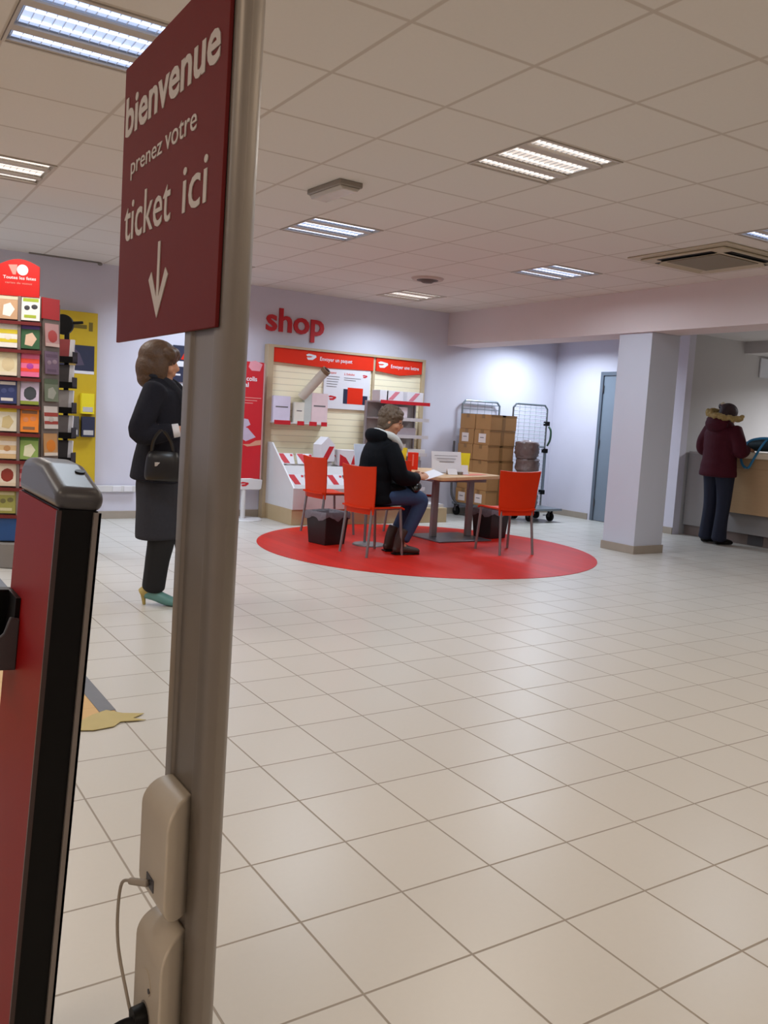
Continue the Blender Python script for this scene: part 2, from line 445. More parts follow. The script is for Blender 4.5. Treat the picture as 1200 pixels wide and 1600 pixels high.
def lampl(loc, colr, power, size=.56, spread=118, size_y=None):
    l = bpy.data.lights.new('luminaire light', 'AREA'); l.shape = 'RECTANGLE'; l.size = size; l.size_y = size_y or size
    l.energy = power; l.color = colr; l.spread = R(spread)
    o = bpy.data.objects.new('luminaire_light', l); COL.objects.link(o); o.location = loc
    return o
CC, WC = (.78, .89, 1.0), (1.0, .95, .88)
info = {
 (1, 2): ('cool', 'large bright blue-white louvred ceiling light nearest the camera, behind the welcome sign'),
 (1, 3): ('warm', 'warm white louvred ceiling light cut by the left edge, above the card rack'),
 (2, 2): ('warm', 'warm white louvred ceiling light right of centre, the largest one fully in view'),
 (2, 3): ('cool', 'blue-white louvred ceiling light between the welcome sign and the emergency lamp'),
 (3, 2): ('cool', 'blue-white ceiling light cut by the right edge beside the air conditioner'),
 (3, 3): ('cool', 'blue-white louvred ceiling light in front of the beam, left of the air conditioner'),
 (3, 4): ('warm', 'small far warm white ceiling light near the corner over the shelf display'),
}
protos = {}
PW = 19
ROWP = (.7, .75, .9, 1.15, 1.45)
WARM = (1.0, .84, .66)
SPR = (180, 178, 175, 170, 142)
for i, x in enumerate(LX):
    for j, y in enumerate(LY):
        k, lab = info.get((i, j), ('warm', 'unseen recessed louvred ceiling light, added by repeating the ceiling grid to light the room'))
        loc = (x+.3, y+.3, RH)
        if k not in protos: protos[k] = light_proto(k, loc, lab, 'recessed louvred ceiling lights')
        else: dup(protos[k], loc, 0, lab)
        lampl((x+.3, y+.3, RH-.008), (.70, .84, 1.0) if j == 4 else CC if k == 'cool' else (WARM if j < 2 else WC), PW*ROWP[j], .56, SPR[j])
# alcove and office lamps, real fittings recessed out of sight behind the beam
for (x, y, c, p, lab) in ((8.0, 8.55, (.74, .87, 1.0), 42, 'alcove ceiling light behind the beam over the roll cages'),
                          (11.4, 5.4, (.95, .97, 1.0), 95, 'office ceiling light behind the counter')):
    z = 2.5 if x < 9 else 2.35
    t = thing('ceiling_light', lab, 'light', (x, y, z))
    b = new(); bx(b, -.3, .3, -.3, .3, -.03, 0); obj('housing', b, M_panel, t, bevel=.003)
    b = new(); bx(b, -.27, .27, -.27, .27, -.036, -.03); obj('diffuser', b, cool, t)
    lampl((x, y, z-.045), c, p, .54, 160)

# ------------------------------------------------------------------ ceiling fittings
t = thing('air_conditioner', 'square beige ceiling cassette air conditioner beside the beam', 'air conditioner', ((AC[0]+AC[1])/2, (AC[2]+AC[3])/2, RH))
b = new(); prism(b, [(-.475, -.475), (.475, -.475), (.475, .475), (-.475, .475)], -.012, 0)
obj('frame_panel', b, M_ac, t, bevel=.008)
b = new(); prism(b, [(-.40, -.40), (.40, -.40), (.40, .40), (-.40, .40)], -.03, -.012); obj('raised_panel', b, M_ac, t, bevel=.012)
b = new(); bx(b, -.25, .25, -.25, .25, -.036, -.03)
obj('intake_grille', b, M_acd, t, bevel=.004)
for rz in range(4):
    b = new(); bx(b, -.26, .26, -.365, -.295, -.033, -.029); obj('air_slot', b, M_black, t, rot=(0, 0, rz*PI/2), bevel=.002)
    b = new(); box(b, (0, -.30, -.035), (.52, .05, .004), Euler((R(25), 0, 0)).to_matrix()); obj('air_flap', b, M_ac, t, rot=(0, 0, rz*PI/2))

t = thing('emergency_lamp', 'small box-shaped emergency lamp on the ceiling tiles left of centre', 'emergency light', (2.69, 4.95, RH+.002), .05)
b = new(); bx(b, -.085, .085, -.2, .2, -.035, 0); obj('lamp_body', b, mat('lamp body plastic', '8f857b', .5), t, bevel=.008)
b = new(); prism(b, [(-.075, -.035), (.075, -.035), (.055, -.058), (-.055, -.058)], -.19, .19, (0, 2, 1)); obj('lamp_cover', b, mat('lamp cover plastic', 'b9b0a6', .25, var=.08), t, bevel=.006)

t = thing('ceiling_vent', 'small dark round vent in the ceiling above the shop sign', 'vent', (5.1, 7.32, RH))
b = new(); cyl(b, (0, 0, -.02), (0, 0, 0), .15, .17, 32); obj('vent_rim', b, mat('vent enamel', 'b8a59b', .5), t, bevel=.003)
b = new(); cyl(b, (0, 0, -.022), (0, 0, -.018), .11, .11, 32); cyl(b, (0, 0, -.045), (0, 0, -.022), .05, .09, 24); obj('vent_cone', b, mat('vent shade', '54443f', .6), t)

t = thing('smoke_detector', 'white round detector on the ceiling at the left edge, below the big light', 'detector', (.60, 4.56, RH))
b = new(); cyl(b, (0, 0, -.02), (0, 0, 0), .06, .065, 24); obj('detector_base', b, M_white, t, bevel=.003)
b = new(); ell(b, (0, 0, -.03), (.045, .045, .03)); obj('detector_dome', b, M_white, t)

t = thing('curtain_rail', 'thin dark rail on the ceiling edge above the yellow display', 'rail', (1.55, 9.28, RH))
b = new(); bx(b, .1, .78, -.009, .009, -.016, 0); obj('rail', b, M_greyb, t, bevel=.003)
b = new(); ell(b, (.79, 0, -.018), (.025, .018, .018)); obj('end_stop', b, M_greyb, t)

# ------------------------------------------------------------------ floor coverings
b = new(); bmesh.ops.create_circle(b, cap_ends=True, segments=128, radius=1.665)
ret = bmesh.ops.extrude_face_region(b, geom=list(b.faces))
for e in ret['geom']:
    if isinstance(e, bmesh.types.BMVert): e.co.z += .003
bmesh.ops.recalc_face_normals(b, faces=b.faces)
tag(obj('round_floor_mat', b, M_redvinyl, loc=(4.95, 6.86, .0005)), 'large round red plank-look vinyl circle on the tiles under the table', 'floor mat')

t = thing('floor_mat', 'light wood-look mat taped to the tiles behind the ticket kiosk', 'floor mat', (-.3, 4.9, 0))
b = new(); bx(b, -1.0, 1.25, -1.62, 1.6, .0005, .004); obj('mat_sheet', b, M_mat, t)
b = new(); bx(b, 1.19, 1.255, -1.50, 1.6, .004, .006); obj('edge_tape', b, M_matstrip, t, label='dark grey tape along the right edge')
b = new()
pz = [(-.9, -1.70), (.35, -1.69), (.95, -1.68), (1.05, -1.66), (1.12, -1.69), (1.2, -1.68), (1.235, -1.64), (1.33, -1.66), (1.29, -1.62), (1.345, -1.585), (1.27, -1.55), (1.22, -1.49), (1.16, -1.52), (1.1, -1.57), (.95, -1.585), (-.9, -1.58)]
prism(b, pz, .0042, .0065); obj('corner_tape', b, M_tape, t, label='beige torn tape on the front edge and corner')

# ------------------------------------------------------------------ sign post (foreground)
t = thing('sign_post', 'grey aluminium post carrying the red welcome sign, in the foreground', 'sign post', (.471, 0, 0), rot=(0, R(.86), 0))
OX = -.490
prof = [(.46, 1.157), (.466, 1.146), (.475, 1.140), (.489, 1.145), (.503, 1.165), (.515, 1.195), (.523, 1.235), (.522, 1.275), (.512, 1.305), (.494, 1.320), (.472, 1.322), (.462, 1.316), (.46, 1.31), (.46, 1.285), (.465, 1.280), (.465, 1.195), (.46, 1.19)]
b = new(); prism(b, [(x+OX, y) for x, y in prof], 0.01, 2.62); obj('pole', b, M_pole, t, bevel=.0015)
b = new(); cyl(b, (0, 1.235, .001), (0, 1.235, .012), .2, .195, 48); obj('base_plate', b, M_steel, t, bevel=.002)
sx = .4530+OX
b = new(); bx(b, sx, sx+.006, 1.168, 1.672, 1.356, 1.852); sp = obj('sign_panel', b, M_redsign, t, bevel=.0008, label='dark red welcome panel')
XD_, YD_ = (0, -1, 0), (0, 0, 1)
text('lettering', 'bienvenue', M_letter, sp, (sx-.0001, 1.656, 1.727), XD_, YD_, .462, .067, bold=.022)
text('lettering', 'prenez', M_letter, sp, (sx-.0001, 1.612, 1.652), XD_, YD_, .175, .030, bold=.002)
text('lettering', 'votre', M_letter, sp, (sx-.0001, 1.422, 1.652), XD_, YD_, .145, .036, bold=.002)
text('lettering', 'ticket', M_letter, sp, (sx-.0001, 1.640, 1.537), XD_, YD_, .258, .074, bold=.004)
text('lettering', 'ici', M_letter, sp, (sx-.0001, 1.326, 1.537), XD_, YD_, .103, .074, bold=.003)
b = new()
bx(b, sx-.0016, sx, 1.424, 1.436, 1.42, 1.51)
prism(b, [(1.430, 1.386), (1.380, 1.452), (1.394, 1.464), (1.424, 1.42), (1.436, 1.42), (1.466, 1.464), (1.480, 1.452)], sx-.0016, sx, (1, 2, 0))
obj('arrow', b, M_letter, sp)
def socket_box(z0, z1, power):
    b = new()
    xf, xb, r = .4145, .466, .040
    pf = [(xb, z0)] + [(xb-.012-(xb-.012-xf)*math.sin(PI/2*k/8), z0+r-r*math.cos(PI/2*k/8)) for k in range(9)]
    pf += [(xb-.012-(xb-.012-xf)*math.cos(PI/2*k/8), z1-r+r*math.sin(PI/2*k/8)) for k in range(9)] + [(xb, z1)]
    near = [b.verts.new((x+OX, 1.160+(x-xf)*.75, z)) for x, z in pf]
    far = [b.verts.new((x+OX, 1.286, z)) for x, z in pf]
    b.faces.new(near); b.faces.new(far[::-1])
    for i in range(len(pf)): b.faces.new((near[i], near[(i+1) % len(pf)], far[(i+1) % len(pf)], far[i]))
    bmesh.ops.recalc_face_normals(b, faces=b.faces)
    return obj('socket_box', b, M_plast, t, bevel=.0045, seg=3, label='upper off-white outlet box with data jack' if not power else 'lower off-white outlet box with power socket')
s1 = socket_box(.462, .655, False); s2 = socket_box(.20, .436, True)
fx = .4145+OX
b = new(); bx(b, fx-.0015, fx+.004, 1.208, 1.242, .502, .522); obj('data_jack', b, M_dark, s1, bevel=.001)
b = new(); cyl(b, (fx-.001, 1.222, .294), (fx+.004, 1.222, .294), .023, n=24); obj('power_socket', b, mat('socket recess', '8b8278', .5), s2)
b = new(); cyl(b, (fx-.0015, 1.222, .350), (fx+.004, 1.222, .350), .021, n=24); cyl(b, (fx-.003, 1.205, .346), (fx-.001, 1.205, .346), .004, n=12, mi=1); obj('socket_cover', b, [M_plast, M_dark], s2)

b = new()
tube(b, [(.399, 1.226, .512), (.39, 1.238, .510), (.382, 1.256, .505)], .0055)
tube(b, [(.383, 1.253, .506), (.377, 1.285, .488), (.376, 1.300, .43), (.378, 1.298, .37), (.384, 1.27, .31), (.389, 1.242, .265), (.392, 1.225, .225)], .0026)
tag(obj('data_cable', b, mat('grey cable', 'a89d90', .5)), 'thin pale cable hanging in a loop from the upper outlet box on the post', 'cable')
b = new()
cyl(b, (.380, 1.222, .294), (.399, 1.222, .294), .019, .021, 20); tube(b, [(.385, 1.224, .292), (.373, 1.24, .282), (.36, 1.262, .258), (.347, 1.285, .215), (.335, 1.31, .14), (.32, 1.34, .05), (.30, 1.38, .007)], .0055)
tag(obj('power_plug', b, M_black), 'black plug and lead in the lower outlet box of the post', 'plug')

# ------------------------------------------------------------------ ticket kiosk
t = thing('ticket_kiosk', 'slim red and black ticket kiosk leaning back at the left edge', 'kiosk', (.2085, 1.5, 0), rot=(0, R(4.2), 0))
b = new(); bx(b, 0, .058, -.148, .16, .02, 1.08); obj('body', b, M_black, t)
b = new(); bx(b, -.004, 0, -.150, .162, .02, 1.078); obj('front_panel', b, M_redkiosk, t, bevel=.001, label='glossy red front panel')
b = new(); bx(b, -.004, .003, -.1535, -.148, .02, 1.078); obj('edge_trim', b, mat('dark trim', '4a3a38', .4, .4), t)
b = new(); bx(b, .051, .062, -.155, -.148, .02, 1.078); obj('edge_trim', b, mat('pale trim', '8f8681', .45, .2), t)
b = new(); bx(b, .058, .062, -.155, .162, .02, 1.078); obj('back_panel', b, M_leg, t)
b = new(); bx(b, -.05, .058, -.14, .2, .0, .02); obj('foot_plate', b, M_dark, t, bevel=.004, rot=(0, -R(4.2), 0))
b = new()
pc = [(-.153, 1.078), (-.153, 1.112)]
for k in range(1, 9):
    a = k/8; pc.append((-.153+.13*math.sin(a*PI/2)*1.0, 1.112+.031*math.sin(a*PI/2)))
pc += [(.06, 1.146), (.13, 1.141), (.155, 1.125), (.162, 1.078)]
prism(b, pc, -.006, .066, (1, 2, 0))
cp = obj('top_cap', b, M_dark, t, bevel=.016, seg=5, label='rounded charcoal plastic cap')
b = new(); cyl(b, (.045, -.062, 1.120), (.045, -.066, 1.1355), .008, n=20); obj('cap_hole', b, M_black, cp)
b = new(); prism(b, [(-.004, .775), (-.004, .865), (-.020, .868), (-.028, .84), (-.075, .79), (-.08, .775)], .048, .056, (0, 2, 1))
prism(b, [(-.004, .775), (-.004, .865), (-.020, .868), (-.028, .84), (-.075, .79), (-.08, .775)], .142, .15, (0, 2, 1))
bx(b, -.08, -.004, .056, .142, .775, .783); tr = obj('ticket_tray', b, M_dark, t, bevel=.002)
b = new(); bx(b, -.012, -.004, .056, .142, .80, .9); obj('ticket_slot', b, M_black, tr)
b = new(); bx(b, -.05, -.004, .13, .16, .79, .90); obj('display', b, M_black, t, bevel=.003)

# ------------------------------------------------------------------ shop wall: lettering, banner, posters, trunking
t = thing('shop_lettering', 'red letters reading shop high on the back wall', 'sign', (4.26, 9.351, 2.2))
text('lettering', 'shop', M_redprint2, t, (0, 0, 0), (1, 0, 0), (0, 0, 1), .765, .262, bold=.022, ext=.02)

def flag_logo(bm, x, z, s, y, mi=0):
    """generic swoosh-like mark: rounded tag with a notch"""
    prism(bm, [(x-s, z+.35*s), (x-.5*s, z+.55*s), (x+.9*s, z+.35*s), (x+1.0*s, z+.05*s), (x+.3*s, z-.45*s), (x-.6*s, z-.5*s), (x-.85*s, z-.1*s), (x-.1*s, z-.05*s), (x+.3*s, z+.1*s), (x-.1*s, z+.15*s), (x-.8*s, z+.1*s)], y-.0012, y, (0, 2, 1), mi)

# red banner on white foot
t = thing('banner_stand', 'narrow red standing banner on a white foot left of the shop display', 'banner', (3.98, 9.12, 0))
b = new(); bx(b, -.17, .17, -.012, .012, .47, 1.80); pn = obj('banner_panel', b, M_redprint2, t, bevel=.003)
b = new(); bx(b, .17, .185, -.016, .016, .45, 1.79); bx(b, -.185, -.17, -.016, .016, .45, 1.79); obj('frame', b, mat('banner frame', 'c79a98', .4, .3), t)
b = new(); prism(b, [(-.19, .345), (.17, .345), (.19, .36), (.2, .46), (.05, .478), (-.2, .47), (-.2, .36)], -.03, .018, (0, 2, 1)); fc = obj('foot_plate', b, M_white, t, bevel=.006)
b = new(); flag_logo(b, -.02, .41, .05, -.0305); obj('emblem', b, M_redprint2, fc)
b = new(); cyl(b, (-.02, 0, .014), (-.02, 0, .36), .028, n=20); obj('stem', b, M_white, t)
b = new(); cyl(b, (0, 0, .001), (0, 0, .014), .21, .2, 40); obj('base', b, M_white, t, bevel=.003)
text('lettering', 'un colis', M_paper, pn, (-.13, -.0122, 1.585), (1, 0, 0), (0, 0, 1), .22, .05, bold=.02)
text('lettering', 'local', M_paper, pn, (-.15, -.0122, 1.515), (1, 0, 0), (0, 0, 1), .14, .05, bold=.02)
b = new()
for k in range(3): bx(b, -.14, .15-.05*k, -.0132, -.0122, 1.39-.03*k, 1.398-.03*k)
obj('small_print', b, mat('pale red print', 'd88a84', .6), pn)
b = new(); prism(b, [(.0, 1.80), (.06, 1.815), (.15, 1.78), (.12, 1.70), (.02, 1.70), (-.02, 1.74)], -.0145, -.0122, (0, 2, 1)); obj('emblem', b, mat('pink print', 'd9909a', .5), pn)
b = new()  # picture of a hand under a white parcel
prism(b, [(-.17, .98), (-.02, .90), (.1, .95), (.0, 1.05), (-.12, 1.09)], -.0135, -.0122, (0, 2, 1))
prism(b, [(-.10, 1.08), (-.03, 1.06), (.03, 1.09), (.0, 1.15), (-.07, 1.16)], -.0135, -.0122, (0, 2, 1))
obj('parcel_picture', b, mat('lilac print', 'b9a9bd', .6), pn)
b = new(); prism(b, [(-.06, .865), (.03, .87), (.1, .91), (.17, .92), (.17, .865), (.08, .85), (0, .84)], -.0135, -.0122, (0, 2, 1)); obj('hand_picture', b, mat('skin print', 'c98d74', .6), pn)

# notices on the wall behind the standing woman
t = thing('wall_poster', 'dark navy poster on the wall beside the standing woman face', 'poster', (3.45, 9.345, 1.72))
b = new(); bx(b, -.29, .30, -.008, 0, -.2, .2); pp = obj('poster_sheet', b, M_darkprint, t)
b = new(); prism(b, [(-.2, .05), (-.14, .17), (-.1, .08), (.05, .12), (0, .04)], -.0095, -.008, (0, 2, 1)); obj('red_print', b, M_redprint, pp)
b = new(); bx(b, -.28, .1, -.0095, -.008, -.03, .03); bx(b, -.28, -.2, -.0095, -.008, -.13, -.11); obj('white_print', b, M_paper, pp)
t = thing('wall_notice', 'white paper notice on the wall below the navy poster', 'notice', (3.40, 9.345, 1.37))
b = new(); bx(b, -.2, .2, -.006, 0, -.16, .13); pp = obj('notice_sheet', b, M_paper, t)
b = new()
for k in range(5): bx(b, -.17, .12-.03*(k % 3), -.007, -.006, .07-.035*k, .078-.035*k)
obj('text_lines', b, M_text, pp)

t = thing('cable_trunking', 'short white cable trunking with sockets low on the back wall', 'trunking', (2.62, 9.335, .33))
b = new(); bx(b, -.3, .16, -.03, .0, -.035, .035); obj('duct', b, M_white, t, bevel=.004)
for x in (-.05, .07):
    b = new(); bx(b, x-.045, x+.045, -.036, -.03, -.03, .03); obj('socket', b, M_paper, t, bevel=.003)

# ------------------------------------------------------------------ shop display unit
t = thing('shop_display', 'cream slat-board shop display with red headers on the back wall', 'display unit', (4.26, 9.33, 0))
W = 2.19
b = new(); bx(b, 0, W, -.05, 0, .18, 2.0); obj('slat_board', b, M_slat, t)
b = new()
bx(b, -.01, .065, -.10, 0, 0, 2.03); obj('upright', b, M_beige, t, bevel=.003)
b = new(); bx(b, 1.44, 1.475, -.075, -.02, .18, 2.03); obj('upright', b, M_beige, t, bevel=.003)
b = new(); bx(b, W-.005, W+.045, -.09, 0, 0, 2.03); obj('upright', b, M_beige, t, bevel=.003)
b = new(); bx(b, .065, W, -.10, 0, 2.0, 2.03); obj('top_rail', b, M_beige, t, bevel=.002)
b = new(); prism(b, [(.07, 2.0), (1.44, 2.0), (1.44, 1.83), (.8, 1.815), (.07, 1.835)], -.085, -.06, (0, 2, 1)); h1 = obj('header', b, M_redprint, t, bevel=.002, label='wide red header board')
b = new(); flag_logo(b, .56, 1.925, .07, -.0855); obj('emblem', b, M_paper, h1)
text('lettering', 'Envoyer un paquet', M_paper, h1, (.68, -.0852, 1.895), (1, 0, 0), (0, 0, 1), .45, .045, bold=.01)
b = new(); prism(b, [(1.48, 2.0), (W-.01, 2.0), (W-.01, 1.84), (1.86, 1.80), (1.48, 1.835)], -.085, -.06, (0, 2, 1)); h2 = obj('header', b, M_redprint, t, bevel=.002, label='narrow red header board')
b = new(); flag_logo(b, 1.58, 1.915, .075, -.0855); obj('emblem', b, M_paper, h2)
text('lettering', 'Envoyer une lettre', M_paper, h2, (1.70, -.0852, 1.885), (1, 0, 0), (0, 0, 1), .43, .045, bold=.01)
# white poster with parcel picture
b = new(); bx(b, .755, 1.41, -.075, -.05, 1.33, 1.83); pp = obj('info_board', b, M_paper, t, bevel=.002)
b = new(); bx(b, 1.09, 1.31, -.0765, -.075, 1.40, 1.60); obj('parcel_picture', b, M_redprint, pp)
b = new(); bx(b, 1.03, 1.09, -.0765, -.075, 1.40, 1.58); bx(b, 1.31, 1.38, -.0765, -.075, 1.40, 1.51); obj('navy_picture', b, M_darkprint, pp)
b = new()
for k in range(5): bx(b, .79, .97-.01*k, -.0765, -.075, 1.715-.03*k, 1.722-.03*k)
for k in range(2): bx(b, 1.03, 1.27-.07*k, -.0765, -.075, 1.71-.025*k, 1.717-.025*k)
obj('text_lines', b, M_text, pp)
text('lettering', '1. Preparez', M_redprint, pp, (.79, -.0752, 1.755), (1, 0, 0), (0, 0, 1), .13, .024)
text('lettering', '2. Emballez', M_redprint, pp, (1.03, -.0752, 1.75), (1, 0, 0), (0, 0, 1), .15, .024)
b = new(); flag_logo(b, 1.33, 1.75, .035, -.0755); flag_logo(b, .88, 1.46, .055, -.0755); obj('emblem', b, M_redprint2, pp)
# pocket shelf strip with leaflets' red price edge
b = new(); bx(b, .05, .77, -.19, -.05, 1.125, 1.14); sh = obj('pocket_shelf', b, M_white, t, bevel=.002)
b = new()
for x0, x1 in ((.06, .27), (.36, .45), (.52, .62), (.68, .76)): bx(b, x0, x1, -.193, -.19, 1.11, 1.16)
obj('price_tag', b, M_redprint2, sh)
# slanted bins
def binbox(x0, x1, name, lab):
    b = new()
    side = [(-.82, .18), (-.05, .18), (-.05, .90), (-.22, .90), (-.80, .44), (-.82, .42)]
    prism(b, side, x0, x0+.02, (1, 2, 0)); prism(b, side, x1-.02, x1, (1, 2, 0))
    bx(b, x0+.02, x1-.02, -.82, -.80, .18, .42)
    return b
b = binbox(.03, 1.32, '', ''); obj('bin_carcass', b, M_white, t, bevel=.002)
b = new(); box(b, (.675, -.52, .47), (1.25, .62, .015), Euler((R(36), 0, 0)).to_matrix()); obj('bin_slope', b, M_white, t)
b = new(); box(b, (.675, -.46, .595), (1.25, .014, .11), Euler((R(-25), 0, 0)).to_matrix()); obj('bin_divider', b, M_white, t)
b = new(); box(b, (.675, -.76, .40), (1.25, .014, .11), Euler((R(-25), 0, 0)).to_matrix()); obj('bin_divider', b, M_white, t)
b = new(); bx(b, .03, W, -.80, 0, 0, .18); obj('plinth', b, M_plinth, t, bevel=.003)
b = new(); bx(b, 1.34, W, -.72, -.05, .18, .22); obj('lower_shelf', b, M_white, t)

# goods on the display ------------------------------------------------
def envelope(loc, rot, w, h, name, lab, stripe, thick=.012, group='envelopes in the slanted bins'):
    b = new(); bx(b, -w/2, w/2, -thick/2, thick/2, 0, h)
    prism(b, [(-w/2+.005, h-.005), (-w/2+.085, h-.005), (w*.22, .008), (w*.22-.075, .008)], -thick/2-.001, -thick/2, (0, 2, 1), 1); bx(b, w*.3, w*.45, -thick/2-.001, -thick/2, h*.72, h*.92, 1)
    o = obj(name, b, [M_paper, stripe], loc=loc, rot=rot, bevel=.001)
    return tag(o, lab, 'envelope', group)
names = ['leftmost', 'second', 'third', 'fourth', 'fifth']
for row, (y, z, w) in enumerate(((9.33-.36, .66, .21), (9.33-.66, .44, .21))):
    for k in range(5):
        envelope((4.42+.25*k, y, z), (R(-28), 0, 0), w, .135, 'padded_envelope',
                 f"white and red padded envelope, {names[k]} in the {'upper' if row == 0 else 'lower'} row of the slanted bin", M_redprint2)
b = new(); bx(b, -.11, .11, -.07, .07, 0, .2); prism(b, [(-.11, .2), (.11, .2), (.0, .29)], -.07, .07, (0, 2, 1)); prism(b, [(-.09, .02), (.0, .02), (.1, .18), (.02, .18)], -.0715, -.07, (0, 2, 1), 1)
tag(obj('parcel_box', b, [M_paper, M_redprint2], loc=(4.92, 9.0, .70), rot=(0, 0, .25)), 'white parcel box with a red stripe standing on top of the slanted bin', 'box')
b = new(); bx(b, -.13, .13, -.1, .1, 0, .19); prism(b, [(-.13, 0), (.02, 0), (-.05, .1), (-.13, .14)], -.1015, -.1, (0, 2, 1), 1); prism(b, [(.02, .02), (.13, .02), (.13, .12), (.06, .15)], -.1015, -.1, (0, 2, 1), 1)
tag(obj('parcel_box', b, [M_paper, M_redprint2], loc=(5.22, 8.98, .655), rot=(0, 0, -.1)), 'red and white printed parcel box left of the seated woman back', 'box')
# flat packs in the pocket shelf
for k, (x, w, h, lab, m) in enumerate(((4.43, .22, .30, 'lilac-white flat pack at the left end of the pocket shelf', mat('lilac pack', 'd5cde0', .5)),
                                   (4.66, .13, .24, 'narrow cream flat pack second from the left on the pocket shelf', mat('cream pack', 'dcd6c8', .5)),
                                   (4.93, .22, .36, 'pale pink flat pack at the right end of the pocket shelf', mat('pink pack', 'dcc3c4', .5)))):
    b = new(); bx(b, -w/2, w/2, -.03, .03, 0, h); bx(b, -w/2+.03, w/2-.03, -.031, -.03, h*.55, h*.6, 1)
    tag(obj('flat_pack', b, [m, M_text], loc=(x, 9.21, 1.142), bevel=.002), lab, 'pack', 'flat packs on the pocket shelf')
t2 = thing('postal_tube', 'pale cardboard mailing tube with dark open end leaning on the slat board', 'tube', (0, 0, 0))
b = new(); cyl(b, (4.70, 9.22, 1.44), (4.885, 9.02, 1.745), .055, .055, 24); obj('tube_body', b, mat('pale kraft', 'c8bdb0', .6), t2)
b = new(); cyl(b, (4.885, 9.02, 1.745), (4.905, 8.995, 1.778), .058, .058, 24); obj('tube_end', b, mat('kraft brown', '7c6248', .6), t2)
b = new(); cyl(b, (4.904, 8.996, 1.777), (4.907, 8.992, 1.783), .04, .04, 20); obj('tube_mouth', b, M_black, t2)
b = new(); bx(b, -.05, .05, -.03, .03, 0, .36)
tag(obj('flat_pack', b, mat('grey green pack', 'b9bcb6', .5), loc=(4.775, 9.21, 1.142), bevel=.002), 'tall grey flat pack below the mailing tube', 'pack', 'flat packs on the pocket shelf')

# shelf unit in front of the right panel
t = thing('shelf_rack', 'grey tiered shelf stand with red top edge behind the seated woman', 'shelf', (5.93, 9.02, 0))
b = new(); bx(b, -.37, .37, .13, .15, .2, 1.44); obj('back_panel', b, mat('grey perforated panel', 'bdb4b1', .5), t)
for sx_ in (-.365, .365):
    b = new(); bx(b, sx_-.01, sx_+.01, .11, .15, 0, 1.46); obj('upright', b, M_shelfg, t)
for k, z in enumerate((1.44, 1.24, 1.03, .81, .60, .38)):
    b = new(); bx(b, -.36, .36, -.2, .13, z, z+.018); sh = obj('shelf', b, M_shelfg, t, bevel=.002)
    b = new(); bx(b, -.365, .365, -.208, -.2, z-.012, z+.03); obj('shelf_edge', b, M_redprint2 if k == 0 else mat('pale shelf edge', 'c4bcbd', .4), sh)
b = new(); bx(b, -.38, .38, -.22, .15, .0, .06); obj('base', b, M_shelfg, t)
for k, (x, lab) in enumerate(((-.14, 'white boxes with pink stripe, left one on the top shelf of the grey stand'), (.16, 'white box with pink stripe, right one on the top shelf of the grey stand'), (-.33, 'plain pale box at the left end of the top shelf'))):
    b = new(); bx(b, -.12 if k < 2 else -.06, .12 if k < 2 else .06, -.09, .09, 0, .13); 
    if k < 2: prism(b, [(-.10, .02), (-.03, .02), (.07, .12), (.0, .12)], -.0915, -.09, (0, 2, 1), 1)
    tag(obj('carton', b, [M_paper, mat('pink stripe print', 'd07a86', .5)], loc=(5.93+x+(.03 if k == 2 else 0), 8.94, 1.458), bevel=.002), lab.replace('white boxes', 'white box'), 'box', 'cartons on the grey stand')
for (x, z, w, h, c, lab) in ((-.08, 1.258, .26, .14, 'e0d3da', 'white wedge-shaped carton beside the seated woman face'), (.02, 1.048, .34, .10, 'a99ca2', 'mauve flat carton on the third shelf of the grey stand'),
                             (-.1, .828, .3, .12, 'c9beb6', 'beige carton on the fourth shelf of the grey stand'), (.22, .828, .26, .055, 'd9d2cc', 'flat pale carton at the right of the fourth shelf'),
                             (.1, .618, .4, .13, '948b92', 'grey carton on the fifth shelf of the grey stand')):
    b = new(); bx(b, -w/2, w/2, -.1, .1, 0, h)
    tag(obj('carton', b, mat('carton '+c, c, .5), loc=(5.93+x, 8.94, z), bevel=.003), lab, 'box', 'cartons on the grey stand')

